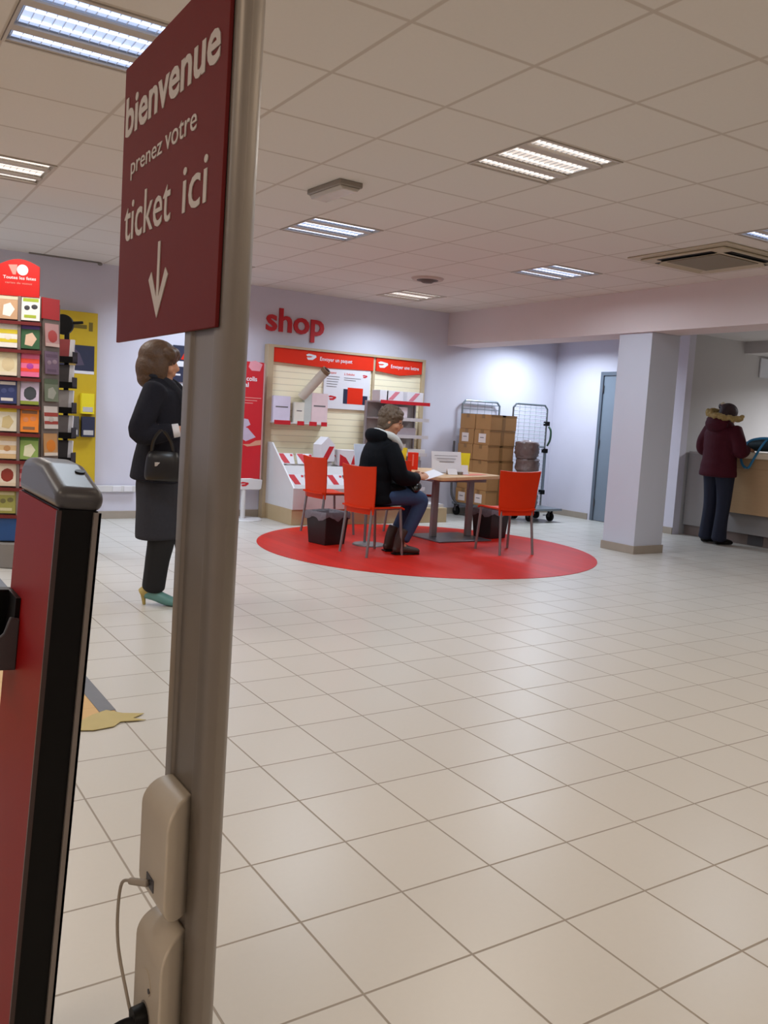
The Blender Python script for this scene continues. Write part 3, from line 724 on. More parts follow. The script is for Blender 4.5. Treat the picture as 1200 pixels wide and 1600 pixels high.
# ------------------------------------------------------------------ chairs
def chair(loc, rz, label):
    t = thing('chair', label, 'chair', loc, rz, 'red chairs around the table')
    b = new()      # seat: thin moulded board
    nx, ny = 8, 10
    g = [[b.verts.new((x*.21*(1-.06*abs(y)), y*.21, .452 - .012*(1-x*x) - (.02*max(0, y-.75)/.25))) for y in [(-1+2*j/ny) for j in range(ny+1)]] for x in [(-1+2*i/nx) for i in range(nx+1)]]
    fs = [b.faces.new((g[i][j], g[i+1][j], g[i+1][j+1], g[i][j+1])) for i in range(nx) for j in range(ny)]
    thicken(b, fs, .014)
    bmesh.ops.recalc_face_normals(b, faces=b.faces)
    obj('seat', b, M_red, t)
    b = new()      # back: tall curved board flaring towards the top
    nx, nz = 10, 10
    def bp(x, k):
        z = .382 + .422*k
        hw = .205 + .035*k
        top = .012*(x*x)*k
        return (x*hw, -.205 - .028*k*k + .02*(x*x-1) + .03, z + top)
    g = [[b.verts.new(bp(-1+2*i/nx, j/nz)) for j in range(nz+1)] for i in range(nx+1)]
    fs = [b.faces.new((g[i][j], g[i+1][j], g[i+1][j+1], g[i][j+1])) for i in range(nx) for j in range(nz)]
    thicken(b, fs, .013)
    bmesh.ops.recalc_face_normals(b, faces=b.faces)
    obj('backrest', b, M_red, t)
    for sx_ in (-1, 1):
        b = new(); cyl(b, (sx_*.195, -.215, .0), (sx_*.18, -.165, .44), .0125, .0135, 14); obj('leg', b, M_leg, t)
        b = new(); cyl(b, (sx_*.195, .205, .0), (sx_*.18, .17, .435), .0125, .0135, 14); obj('leg', b, M_leg, t)
    b = new()
    for p, q in (((-.18, -.165, .432), (.18, -.165, .432)), ((-.18, .17, .428), (.18, .17, .428)), ((-.18, -.165, .432), (-.18, .17, .428)), ((.18, -.165, .432), (.18, .17, .428))): cyl(b, p, q, .009, n=10)
    obj('seat_frame', b, M_leg, t)
    return t
c0 = chair((5.575, 6.41, .003), R(-5), 'empty red chair at the right of the table, back towards the camera')
dup(c0, (4.17, 6.63, .003), R(-82), 'red chair with the seated woman on it')
dup(c0, (4.42, 7.92, .0), R(-88), 'empty red chair farthest left, behind the seated woman chair')
dup(c0, (5.34, 7.72, .003), R(-90), 'red chair half hidden behind the table, only its seat showing')

# ------------------------------------------------------------------ table and what stands on it
t = thing('table', 'pale wood table with two grey legs on the red floor circle', 'table', (5.62, 7.35, .003))
def rounded(poly, r, n=6):
    out = []
    m = len(poly)
    for i in range(m):
        p = Vector(poly[i]); a = (Vector(poly[i-1])-p); c = (Vector(poly[(i+1) % m])-p)
        k = min(r, a.length*.45, c.length*.45)
        p0 = p + a.normalized()*k; p1 = p + c.normalized()*k
        for j in range(n+1):
            s = j/n; out.append(tuple(p0*(1-s)**2 + p*2*s*(1-s) + p1*s*s))
    return out
tp = rounded([(5.02-5.62, 6.76-7.35), (6.14-5.62, 7.16-7.35), (6.12-5.62, 7.45-7.35), (5.9-5.62, 8.15-7.35), (5.30-5.62, 8.28-7.35)], .10)
b = new(); prism(b, tp, .66, .697); obj('table_top', b, M_woodtop, t, bevel=.006, seg=3)
b = new(); bx(b, -.36, .34, -.14, .14, .615, .66); bx(b, -.1, .1, -.25, .45, .635, .66); obj('top_frame', b, M_leg, t)
for x in (-.23, .24):
    b = new(); bx(b, x-.035, x+.035, -.025, .025, .016, .64); obj('leg', b, M_leg, t, bevel=.006)
b = new(); bx(b, -.38, .31, -.33, .27, 0, .016); obj('base_plate', b, mat('base plate lacquer', '6e6c70', .3, .6), t, bevel=.004)

ZT = .7005
t = thing('leaflet_holder', 'white landscape notice board standing on the table', 'notice holder', (5.56, 7.40, ZT), R(-8))
b = new(); box(b, (0, .02, .115), (.36, .006, .23), Euler((R(-10), 0, 0)).to_matrix()); pp = obj('notice_sheet', b, M_paper, t)
b = new()
for k in range(6): box(b, (-.02+.01*(k % 3), .0145-.0055*(k-2.5)*-1, .115+(2.2-k)*.032), (.28-.05*(k % 3), .002, .005), Euler((R(-10), 0, 0)).to_matrix())
obj('text_lines', b, M_text, pp)
b = new(); bx(b, -.17, .17, -.02, .09, 0, .006); obj('foot', b, M_clear, t)
t = thing('leaflet_holder', 'yellow leaflet holder on the table right of the white notice', 'leaflet holder', (5.845, 7.45, ZT), R(-8))
b = new(); prism(b, [(-.05, 0), (.04, 0), (.075, .22), (-.075, .22)], -.006, .006, (0, 2, 1)); obj('yellow_leaflet', b, M_yellowp, t, rot=(R(-10), 0, 0))
b = new(); bx(b, -.05, .05, -.02, .07, 0, .006); obj('foot', b, M_clear, t)
t = thing('leaflet_holder', 'yellow leaflet holder on the far left of the table by the woman chest', 'leaflet holder', (5.33, 7.98, ZT), R(-25))
b = new(); prism(b, [(-.06, 0), (.06, 0), (.085, .235), (-.085, .235)], -.006, .006, (0, 2, 1)); obj('yellow_leaflet', b, M_yellowp, t, rot=(R(-8), 0, 0))
b = new(); bx(b, -.05, .05, -.02, .07, 0, .006); obj('foot', b, M_clear, t)
t = thing('leaflet_holder', 'small red leaflet box on the table beside the yellow holder', 'leaflet holder', (5.425, 7.86, ZT), R(-30))
b = new(); bx(b, -.058, .058, -.03, .03, 0, .19); pp = obj('holder_box', b, M_redprint, t, bevel=.004)
b = new(); bx(b, -.008, .008, -.0315, -.03, .04, .17); obj('pale_print', b, mat('pale red print 2', 'e07060', .5), pp)
t = thing('card_stand', 'small white folded card at the front of the table', 'card', (5.46, 7.17, ZT), R(-10))
b = new(); box(b, (0, 0, .03), (.11, .004, .065), Euler((R(-28), 0, 0)).to_matrix()); box(b, (0, .032, .03), (.11, .004, .065), Euler((R(28), 0, 0)).to_matrix()); obj('folded_card', b, M_paper, t)
t = thing('card_stand', 'taller white card stand in front of the yellow leaflet holder', 'card', (5.66, 7.22, ZT), R(-6))
b = new(); box(b, (0, 0, .05), (.085, .004, .10), Euler((R(-10), 0, 0)).to_matrix()); obj('upright_card', b, M_paper, t)
b = new(); bx(b, -.05, .05, -.03, .05, 0, .005); obj('foot', b, M_paper, t)
b = new(); cyl(b, (0, 0, 0), (0, 0, .03), .035, .04, 24)
tag(obj('pen_dish', b, mat('grey dish', '7d756f', .4), loc=(5.57, 7.19, ZT)), 'small grey dish between the white cards on the table', 'dish')
b = new(); prism(b, rounded([(-.2, -.1), (.2, -.06), (.2, .08), (-.2, .08)], .02), 0, .002)
tag(obj('desk_pad', b, mat('pale red pad', 'c9604a', .5), loc=(5.78, 7.22, ZT), rot=(0, 0, .3)), 'red paper pad lying on the right half of the table', 'pad')

# leaflet stand behind the near chair
t = thing('leaflet_stand', 'grey disc-based leaflet stand behind the seated woman chair', 'stand', (4.42, 7.08, .003))
b = new(); cyl(b, (0, 0, 0), (0, 0, .014), .165, .155, 40); obj('base', b, mat('stand base', '84807f', .4, .4), t, bevel=.003)
b = new(); cyl(b, (0, .08, .014), (0, .08, .80), .014, n=16); obj('stem', b, M_steel, t)
b = new(); box(b, (-.02, .07, .85), (.3, .012, .27), Euler((R(-12), 0, 0)).to_matrix()); pp = obj('holder_panel', b, mat('pale blue panel', 'ccd6e6', .4), t, bevel=.003)

# bins
def waste_bin(loc, rz, lab):
    t = thing('waste_bin', lab, 'bin', loc, rz, 'black waste bins')
    b = new()
    lo, hi = .125, .15
    for s in (0, 1):
        pass
    vo = [[b.verts.new((sx_*h, sy_*h, z)) for sx_, sy_ in ((-1, -1), (1, -1), (1, 1), (-1, 1))] for h, z in ((lo, 0), (hi, .31), (hi-.012, .31), (lo-.01, .012))]
    for i in range(3):
        for j in range(4): b.faces.new((vo[i][j], vo[i][(j+1) % 4], vo[i+1][(j+1) % 4], vo[i+1][j]))
    b.faces.new(vo[0][::-1]); b.faces.new(vo[3])
    bmesh.ops.recalc_face_normals(b, faces=b.faces)
    obj('tub', b, M_bin, t, bevel=.006)
    b = new()     # liner folded over the rim with an uneven hem
    n = 40; rr = random.Random(5)
    def sq(a, h):
        c, s = math.cos(a), math.sin(a); k = h/max(abs(c), abs(s)); return c*k, s*k
    hem = [.055+.02*math.sin(j*.9)+.012*rr.random() for j in range(n)]
    rings = []
    for lvl in range(5):
        ring = []
        for j in range(n):
            a = 2*PI*j/n
            if lvl == 0: x, y = sq(a, .157); z = .315-hem[j]
            elif lvl == 1: x, y = sq(a, .156+.006*rr.random()); z = .30
            elif lvl == 2: x, y = sq(a, .150); z = .318+.004*rr.random()
            elif lvl == 3: x, y = sq(a, .134); z = .30
            else: x, y = sq(a, .115); z = .12
            ring.append(b.verts.new((x, y, z)))
        rings.append(ring)
    for i in range(4):
        for j in range(n): b.faces.new((rings[i][j], rings[i][(j+1) % n], rings[i+1][(j+1) % n], rings[i+1][j]))
    b.faces.new(rings[4])
    bmesh.ops.recalc_face_normals(b, faces=b.faces)
    obj('liner', b, M_liner, t, label='grey plastic bag folded over the rim')
    return t
w0 = waste_bin((4.05, 7.27, .003), R(12), 'black waste bin with grey liner left of the seated woman chair')
dup(w0, (6.13, 7.30, .003), R(8), 'black waste bin with grey liner under the table right end')

# ------------------------------------------------------------------ parcels and roll cages
def cage_panel(b, x0, x1, y, z0, z1, r=.014, nh=16, nv=4, mi=0):
    ltube(b, [(x0, y, z0), (x0, y, z1-.05), (x0+.05, y, z1), (x1-.05, y, z1), (x1, y, z1-.05), (x1, y, z0)], r, mi=mi)
def cage_mesh(b, x0, x1, y, z0, z1, nh, nv):
    for k in range(nh): z = z0+(z1-z0)*(k+.5)/nh; cyl(b, (x0, y, z), (x1, y, z), .0048, n=6)
    for k in range(nv): x = x0+(x1-x0)*(k+1)/(nv+1); cyl(b, (x, y, z0), (x, y, z1), .003, n=6)
def wheel(parent, x, y):
    b = new(); cyl(b, (x-.02, y, .062), (x+.02, y, .062), .06, n=24); wl = obj('wheel', b, M_black, parent, bevel=.006)
    b = new(); bx(b, x-.03, x-.024, y-.02, y+.02, .06, .15); bx(b, x+.024, x+.03, y-.02, y+.02, .06, .15); bx(b, x-.03, x+.03, y-.03, y+.03, .14, .15); obj('wheel_fork', b, M_dark, wl)
t = thing('roll_cage', 'steel roll cage carrying the stack of cardboard boxes', 'trolley', (7.38, 8.94, 0))
b = new(); bx(b, -.30, .32, -.30, .33, .155, .185); obj('platform', b, M_steel, t, bevel=.004)
b = new(); cage_panel(b, -.2, .45, .355, .17, 1.555); obj('rear_frame', b, M_steel, t)
b = new(); cage_mesh(b, -.19, .44, .355, .25, 1.54, 20, 4); obj('rear_mesh', b, M_steel, t)
b = new(); tube(b, [(-.36, .28, 1.0), (-.365, .28, .7), (-.36, .28, .42), (-.36, .25, .26), (-.31, .2, .17)], .016); obj('side_rail', b, M_dark, t)
for x, y in ((-.25, -.24), (.27, -.24), (-.25, .28), (.27, .28)): wheel(t, x, y)
t = thing('roll_cage', 'empty-sided steel roll cage with tall mesh panel at the right', 'trolley', (7.93, 8.72, 0))
b = new(); bx(b, -.34, .24, -.45, .03, .155, .185); obj('platform', b, M_steel, t, bevel=.004)
b = new(); cage_panel(b, -.30, .31, .05, .17, 1.545, r=.013); obj('panel_frame', b, M_steel, t)
b = new(); cage_mesh(b, -.29, .30, .05, .22, 1.53, 26, 5); obj('panel_mesh', b, mat('bright wire', 'd3dce4', .4, .2), t)
b = new(); cyl(b, (-.30, .05, .98), (.31, .05, .98), .010, n=10); obj('cross_bar', b, M_steel, t)
b = new(); cyl(b, (.31, .035, .36), (.31, .035, .93), .02, n=14); obj('corner_post', b, mat('post zinc', '8a98a6', .35, .6), t)
for z in (.36, .93, 1.3):
    b = new(); bx(b, .28, .34, .01, .08, z-.03, z+.03); obj('hinge_block', b, M_black, t, bevel=.006)
b = new(); tube(b, [(.33, .02, 1.26), (.345, -.01, 1.2), (.34, -.01, 1.08), (.325, .02, 1.0)], .014); obj('strap_handle', b, M_green, t)
for x, y in ((-.20, -.30), (.17, -.30), (-.20, .0), (.19, .0)): wheel(t, x, y)

# 12 boxes: six levels, two side by side
BW, BD, BH = .47, .285, .197
lev = ['bottom', 'second', 'third', 'fourth', 'fifth', 'top']
b = new(); bx(b, -BW/2, BW/2, -BD/2, BD/2, 0, BH); bp_ = b
proto = None; stack = []; CA, SA = math.cos(R(5)), math.sin(R(5))
for k in range(6):
    for s in (0, 1):
        vx = (.006 if k % 2 else -.004) - (.02 if k == 3 else 0); vy = -.145 + .29*s; x = 7.335 + vx*CA - vy*SA; y = 8.92 + vx*SA + vy*CA; z = .186 + k*(BH+.001)
        lab = f"brown cardboard box, {lev[k]} level of the stack, {'far left' if s else 'near right'} one"
        if proto is None:
            t = thing('cardboard_box', lab, 'box', (x, y, z), R(5), 'cardboard boxes stacked on the roll cage')
            obj('carton', b, M_card, t, bevel=.004)
            b2 = new(); bx(b2, -BW/2-.0012, BW/2+.0012, -.028, .028, BH-.05, BH+.0012); bx(b2, -.03, .03, -BD/2-.0012, -BD/2, 0, BH); bx(b2, -BW/2-.0012, BW/2+.0012, -BD/2-.0012, -BD/2+.002, BH-.025, BH)
            obj('tape', b2, M_cardtape, t)
            proto = t
        else: t = dup(proto, (x, y, z), R(5+rnd.uniform(-1, 1)), lab)
        stack.append((t, k, s))
for t, k, s in stack:
    if k in (0, 4):
        b3 = new(); bx(b3, -BW/2-.002, -BW/2, -.075+.03*s, .055+.03*s, .03, .145); st_ = obj('label_sticker', b3, M_label, t)
        b3 = new(); bx(b3, -BW/2-.003, -BW/2-.002, -.04+.03*s, .03+.03*s, .09, .10); obj('label_print', b3, M_text, st_)

# film wrapped bundles on the second cage
for k in range(4):
    b = new()
    sweep(b, [(0, 0, 0), (0, 0, .07), (0, 0, .16), (0, 0, .215), (0, 0, .225)], [(.15, .13), (.168, .155), (.168, .155), (.155, .14), (.06, .06)], n=20, sub=3, cap=.2)
    rr = random.Random(k)
    for v in b.verts: v.co += Vector((rr.uniform(-1, 1), rr.uniform(-1, 1), rr.uniform(-.5, .5)))*.011
    tag(obj('wrapped_bundle', b, M_bagfilm, loc=(7.665-.03*(k == 3), 8.455, .187+.215*k), rot=(0, 0, k*.4)), 'film-wrapped brown bundle, ' + ['lowest', 'second from bottom', 'third from bottom', 'topmost'][k] + ' on the mesh roll cage', 'bundle', 'wrapped bundles on the roll cage')
b = new(); box(b, (0, 0, .006), (.05, .02, .012)); tag(obj('door_wedge', b, M_dark, loc=(8.55, 9.0, 0), bevel=.004), 'tiny dark scrap on the floor beside the roll cage', 'scrap')

# ------------------------------------------------------------------ yellow display on the wall
t = thing('yellow_display', 'tall yellow product panel on the back wall behind the card racks', 'display', (2.0, 9.33, 0))
b = new(); bx(b, -.28, .33, -.05, 0, .25, 2.16); obj('panel', b, M_yellow, t, bevel=.003)
b = new(); bx(b, -.28, .30, -.053, -.05, 1.56, 1.82); bx(b, -.28, .30, -.053, -.05, 1.25+.28, 1.56, 1); pp = obj('poster', b, [M_darkprint, M_paper], t)
b = new(); prism(b, [(.02, 1.60), (.06, 1.74), (.10, 1.78), (.15, 1.74), (.2, 1.62)], -.0545, -.053, (0, 2, 1)); obj('figure_picture', b, mat('mauve print', '4f4458', .5), pp)
b = new(); prism(b, [(.0, 1.58), (.05, 1.66), (.12, 1.64), (.1, 1.58)], -.0555, -.0545, (0, 2, 1)); obj('gold_picture', b, mat('gold print', '9b7b3e', .5), pp)
b = new(); bx(b, .0, .22, -.052, -.05, 1.99, 2.03); bx(b, .24, .28, -.052, -.05, 1.97, 2.06); obj('header_print', b, mat('olive print', '6a5a10', .6), t)
for (x, z, m, lab) in ((.23, 1.12, M_yellowp, 'yellow blister pack hanging on the yellow panel'), (.24, .88, M_darkprint, 'navy blister pack hanging below the yellow one on the panel'), (.08, .88, M_dark, 'dark blister pack hanging left of the navy one')):
    b = new(); bx(b, -.065, .065, -.06, 0, 0, .21); bx(b, -.05, .05, -.061, -.06, .02, .07, 1)
    tag(obj('blister_pack', b, [m, mat('pale print', 'b4b0ae', .5)], loc=(2.0+x, 9.278, z), bevel=.004), lab, 'pack')

# ------------------------------------------------------------------ greeting card rack
ang = math.atan2(-.157, .987)
t = thing('card_rack', 'tall greeting card rack with red arched header at the left edge', 'rack', (1.197, 6.84, -.035), R(-20))
# local: front faces -Y
b = new(); bx(b, -.17, .13, -.13, .15, .12, 2.0); obj('core', b, mat('rack core', '6d625c', .6), t)
b = new(); cyl(b, (-.02, .01, .036), (-.02, .01, .22), .24, .22, 32); obj('base_drum', b, M_greyb, t, bevel=.01)
b = new(); bx(b, -.19, .16, -.16, -.13, .23, .40); obj('blue_band', b, M_bluepl, t, bevel=.004)
b = new()
hd = [(-.15, 2.0), (.12, 2.0), (.12, 2.215)] + [(.12-.27*k/8, 2.215+.045*math.sin(PI*k/8)) for k in range(1, 8)] + [(-.15, 2.215)]
prism(b, hd, -.15, -.135, (0, 2, 1)); hh = obj('header', b, mat('header red', 'c4120c', .4), t, bevel=.002)
b = new(); cyl(b, (.005, -.1515, 2.185), (.005, -.15, 2.185), .038, n=28); obj('white_disc', b, M_paper, hh)
b = new(); prism(b, [(-.09, 2.215), (-.03, 2.22), (-.04, 2.15), (-.06, 2.15)], -.1512, -.15, (0, 2, 1)); obj('emblem', b, mat('pale red mark', 'd98a80', .5), hh)
text('lettering', 'Toutes les fetes', M_paper, hh, (-.125, -.1502, 2.118), (1, 0, 0), (0, 0, 1), .22, .022, bold=.01)
text('lettering', 'cartes de voeux', mat('pale red mark', 'd98a80', .5), hh, (-.11, -.1502, 2.085), (1, 0, 0), (0, 0, 1), .18, .015)
b = new(); bx(b, -.022, -.002, -.16, -.13, .4, 2.0); obj('upright', b, mat('rack upright', '7c706c', .5), t)
for k in range(8):
    b = new(); bx(b, -.18, .135, -.175, -.13, .435+.2*k-.035, .435+.2*k-.012)
    obj('pocket_ledge', b, mat('rack ledge red', '6a1a1c', .5), t)
b = new()   # right hand wing
mw_ = Euler((0, 0, R(48))).to_matrix()
box(b, (.185, -.06, 1.2), (.15, .02, 1.55), mw_); obj('wing', b, mat('rack core', '6d625c', .6), t)
b = new(); box(b, (.185, -.075, 1.935), (.15, .012, .15), mw_); obj('wing_header', b, mat('wing header red', 'b02a2c', .4), t)

CARDS = {
 'L': [('tan portrait', 'c09a78', 'd9c7ae', 'e8e2dc'), ('cream and yellow', 'e9e6e0', 'd6c22e', 'e4dfd6'), ('cream', 'e4d9b8', 'dac9a2', 'e9e0cc'), ('navy banded', '2b3668', 'd9d4d2', '404a7c'), ('yellow-topped cream', 'e2dcc8', 'd6bf30', 'cbb98a'), ('tan and white', 'd7b98c', 'e8ded2', 'b98a5a'), ('white with dark red arch', 'e2d8c8', '8e3226', 'd9c9b4'), ('olive', '9a9a52', 'c7c49c', '6f6d44')],
 'M': [('white with black blots', 'e6e2de', '9cae30', '34343c'), ('green and violet', '2f5a3a', '5a3c86', 'd8b8a0'), ('bright pink', 'ea6f9c', 'f04a34', 'b040a0'), ('lilac with dark hat shape', 'c9bcd6', '3f444c', '8a9a3a'), ('orange', 'ee8a2c', '8a6448', 'd98a5c'), ('green and white', '8aa85a', '48782e', 'dcdcc0'), ('pink-edged', 'c88a92', 'b03a44', 'dccccc'), ('pale blue', 'a8b8cc', '6c88b0', 'dcdcdc')],
 'W': [('dusky pink', 'b58a88', 'a83a34', 'c4a8a0'), ('mauve', '6a5468', '5a4458', '8a7480'), ('grey green', '6c7460', '4e5a42', '98988c'), ('white with red dot', 'c9c0ba', '9a3a30', 'b4aca4'), ('orange and white', 'b98a5a', 'd07a24', 'd4c8bc'), ('lime green', 'a8a424', '8e8c1c', 'b8b440'), ('beige', 'b8a890', '98886c', 'c8bca8')],
}
rowname = ['top', 'second', 'third', 'fourth', 'fifth', 'sixth', 'seventh', 'bottom']
rackM = Matrix.Translation((1.197, 6.84, -.035)) @ Euler((0, 0, R(-20))).to_matrix().to_4x4()
def card(local, rotz, key, k, w, h, where):
    nm, c1, c2, c3 = CARDS[key][k]
    b = new()
    bx(b, -w/2, w/2, -.003, .003, 0, h)
    pat = (k*3 + {'L': 0, 'M': 1, 'W': 2}[key]) % 4
    y0, y1 = -.0042, -.003
    if pat == 0:
        bx(b, -w/2, w/2, y0, y1, h*.78, h, 1); prism(b, [(-w*.3, h*.15), (w*.1, h*.1), (w*.35, h*.4), (w*.1, h*.65), (-w*.25, h*.55)], y0, y1, (0, 2, 1), 2)
    elif pat == 1:
        bx(b, -w*.42, w*.42, y0, y1, h*.75, h*.88, 1); ell(b, (-w*.2, -.0035, h*.5), (w*.16, .001, h*.1), n=2, mi=2); ell(b, (w*.2, -.0035, h*.55), (w*.18, .001, h*.1), n=2, mi=2); bx(b, -w*.35, w*.3, y0, y1, h*.1, h*.22, 1)
    elif pat == 2:
        ell(b, (w*.02, -.0035, h*.45), (w*.36, .001, h*.28), n=2, mi=1); bx(b, -w/2, w/2, y0, y1, 0, h*.14, 2)
    else:
        bx(b, -w/2, w/2, y0, y1, h*.55, h*.72, 1); bx(b, -w/2, w/2, y0, y1, h*.2, h*.34, 1); ell(b, (0, -.0042, h*.42), (w*.2, .001, h*.12), n=2, mi=2)
    ms = [mat('card '+c, c, .45, var=.08, scale=30) for c in (c1, c2, c3)]
    p = rackM @ Vector(local)
    o = obj('greeting_card', b, ms, loc=p, rot=(R(-4), 0, R(-20)+rotz))
    return tag(o, f'{nm} greeting card, {rowname[k]} row of the {where}', 'card', 'greeting cards on the rack')
for k in range(8):
    z = .435 + .2*(7-k)
    card((-.088, -.152, z), 0, 'L', k, .125, .178, 'left column of the rack')
    card((.062, -.152, z), 0, 'M', k, .125, .178, 'right column of the rack')
    if k < 7:
        q = Vector((.185, -.06, 0)) + mw_ @ Vector((0, -.022, 0)); card((q.x, q.y, z-.2+.03), R(48), 'W', k, .12, .165, 'side wing of the rack')

# dark magazine rack behind, seen edge on
t = thing('magazine_rack', 'dark rack with a round black topper between card rack and yellow panel', 'rack', (1.62, 7.43, 0), R(-30))
b = new(); cyl(b, (0, 0, .02), (0, 0, 1.8), .02, n=14); obj('post', b, M_black, t)
b = new(); cyl(b, (0, 0, 0), (0, 0, .03), .22, .2, 32); obj('base', b, M_black, t)
b = new(); cyl(b, (-.03, -.02, 1.86), (-.03, .02, 1.86), .082, n=40); cyl(b, (-.02, 0, 1.87), (.13, 0, 1.885), .012, n=10); obj('round_topper', b, M_black, t, bevel=.004)
for k in range(7):
    z = .32+.205*k
    b = new(); bx(b, -.08, .08, -.09, .03, z, z+.012); bx(b, -.08, .08, -.096, -.09, z, z+.05); bx(b, .075, .08, -.09, .03, z, z+.09); obj('pocket', b, M_black, t)
cols = ['5a5450', '8e8884', '2a2426', '6e6664', 'a49c98', '3a3434', '8e2a2c']
desc = ['brown-grey', 'light grey', 'black', 'mid grey', 'off-white', 'dark charcoal', 'red and white']
rk2 = Matrix.Translation((1.62, 7.43, 0)) @ Euler((0, 0, R(-30))).to_matrix().to_4x4()
for k in range(7):
    b = new(); bx(b, -.07, .04, -.012, .012, 0, .175); bx(b, .04, .074, -.012, .012, 0, .175, 1)
    tag(obj('magazine', b, [mat('cover '+cols[k], cols[k], .4, var=.2), M_paper], loc=rk2 @ Vector((0, -.06, .335+.205*k)), rot=(R(-10), 0, R(-30)), bevel=.001),
        f'{desc[k]} booklet in the dark rack, ' + ['lowest', 'second lowest', 'third lowest', 'middle', 'third from top', 'second from top', 'topmost'][k] + ' pocket', 'booklet', 'booklets in the dark rack')

# ------------------------------------------------------------------ counter
t = thing('service_counter', 'long wood-fronted service counter with cream edge at the right', 'counter', (9.0, 5.2, 0))
Y0, Y1 = -3.0, 1.2
b = new(); bx(b, .06, .75, Y0, 1.83, .13, 1.03); obj('carcass', b, mat('counter grey laminate', '8b8786', .5, var=.03), t, bevel=.003)
b = new(); bx(b, .10, .70, Y0, 1.83, 0, .13); obj('plinth', b, mat('counter plinth', '7c6f6a', .35, .3), t)
b = new(); bx(b, .092, .10, .72, .92, .01, .125); obj('plinth_grille', b, M_dark, t)
b = new(); bx(b, -.02, .06, Y0, Y1, .37, 1.02); obj('front_panel', b, M_woodf, t, bevel=.004)
b = new(); bx(b, -.06, .78, Y0, Y1+.01, 1.02, 1.095); obj('worktop', b, M_cream, t, bevel=.018, seg=4)
b = new(); bx(b, .06, .76, Y1+.02, 1.83, 1.03, 1.055); obj('side_top', b, mat('counter grey top', 'a09c9c', .5), t, bevel=.003)

t = thing('tote_bag', 'dark bag with blue handles lying on the counter', 'bag', (9.1, 5.98, 1.096))
b = new()
sweep(b, [(0, .24, .02), (0, .20, .07), (0, .05, .09), (0, -.15, .09), (0, -.30, .07), (0, -.33, .03)], [(.03, .02), (.10, .06), (.12, .075), (.12, .075), (.10, .06), (.03, .02)], n=18, sub=4)
remesh('bag_body', b, mat('dark teal fabric', '1d3038', .7, var=.3, scale=20, bump=.4), .012, t)
b = new(); sweep(b, [(-.02, .2, .10), (-.08, .22, .12), (-.155, .22, .05), (-.185, .215, -.06), (-.19, .17, -.16), (-.19, .10, -.175), (-.185, .06, -.10), (-.155, .0, .05), (-.09, -.03, .15), (0, -.03, .17)], [(.016, .004)]*10, side=(0, 1, 0), n=8, sub=6); obj('handle', b, M_blue, t)
b = new(); sweep(b, [(-.06, .24, .02), (-.09, .2, .12), (-.1, .05, .165), (-.1, -.12, .17)], [(.014, .004)]*4, side=(0, 0, 1), n=8, sub=6); obj('handle', b, M_blue, t)
t = thing('monitor', 'dark monitor at the right edge behind the counter bag', 'monitor', (9.42, 5.90, 1.0955), R(70))
b = new(); bx(b, -.2, .2, -.02, .02, .18, .46); obj('screen', b, M_black, t, bevel=.01)
b = new(); cyl(b, (0, .03, .01), (0, .03, .3), .018); bx(b, -.1, .1, -.05, .09, 0, .012); obj('stand', b, M_black, t)
t = thing('wall_sign', 'white sign with red marks on the wall behind the counter', 'sign', (10.62, 7.045, 2.19), 0)
b = new(); bx(b, -.28, .3, -.02, 0, -.125, .13); pp = obj('sign_board', b, mat('sign white', 'c9ccd4', .4), t, bevel=.004)
b = new(); bx(b, -.04, .05, -.0215, -.02, .02, .06); bx(b, -.04, .2, -.0215, -.02, -.12, -.10); prism(b, [(.0, -.04), (.08, .0), (.2, -.03), (.1, -.07)], -.0215, -.02, (0, 2, 1)); obj('red_marks', b, M_redprint2, pp)

# ------------------------------------------------------------------ people
def hand(bm, w, d, n, thumb, curl=.6):
    """w wrist, d finger direction, n back-of-hand normal, thumb = lateral direction of the thumb"""
    w = Vector(w); d = Vector(d).normalized(); n = Vector(n); n = (n - d*n.dot(d)).normalized()
    l = d.cross(n)
    if l.dot(Vector(thumb)) < 0: l = -l
    sweep(bm, [w-d*.03, w+d*.01, w+d*.04, w+d*.08, w+d*.09], [(.026, .020), (.027, .019), (.035, .015), (.039, .0135), (.034, .010)], side=l, n=12, sub=2)
    for off, L in ((.029, .066), (.010, .076), (-.009, .070), (-.027, .056)):
        p = w + d*.078 + l*off; a = 0; pts = [p]
        for seg, c in ((.42, .35), (.32, .75), (.26, .6)):
            a += curl*c
            p = p + (d*math.cos(a) - n*math.sin(a))*L*seg*1.15; pts.append(p)
        sweep(bm, pts, [.0095, .0088, .008, .0065], side=l, n=8, sub=2)
    p = w + d*.02 + l*.024; pts = [p, p + (d*.55+l*.75-n*.25).normalized()*.036, p + (d*.55+l*.75-n*.25).normalized()*.036 + (d*.95+l*.2-n*.3).normalized()*.036]
    sweep(bm, pts, [.0125, .0105, .008], side=n, n=8, sub=3)

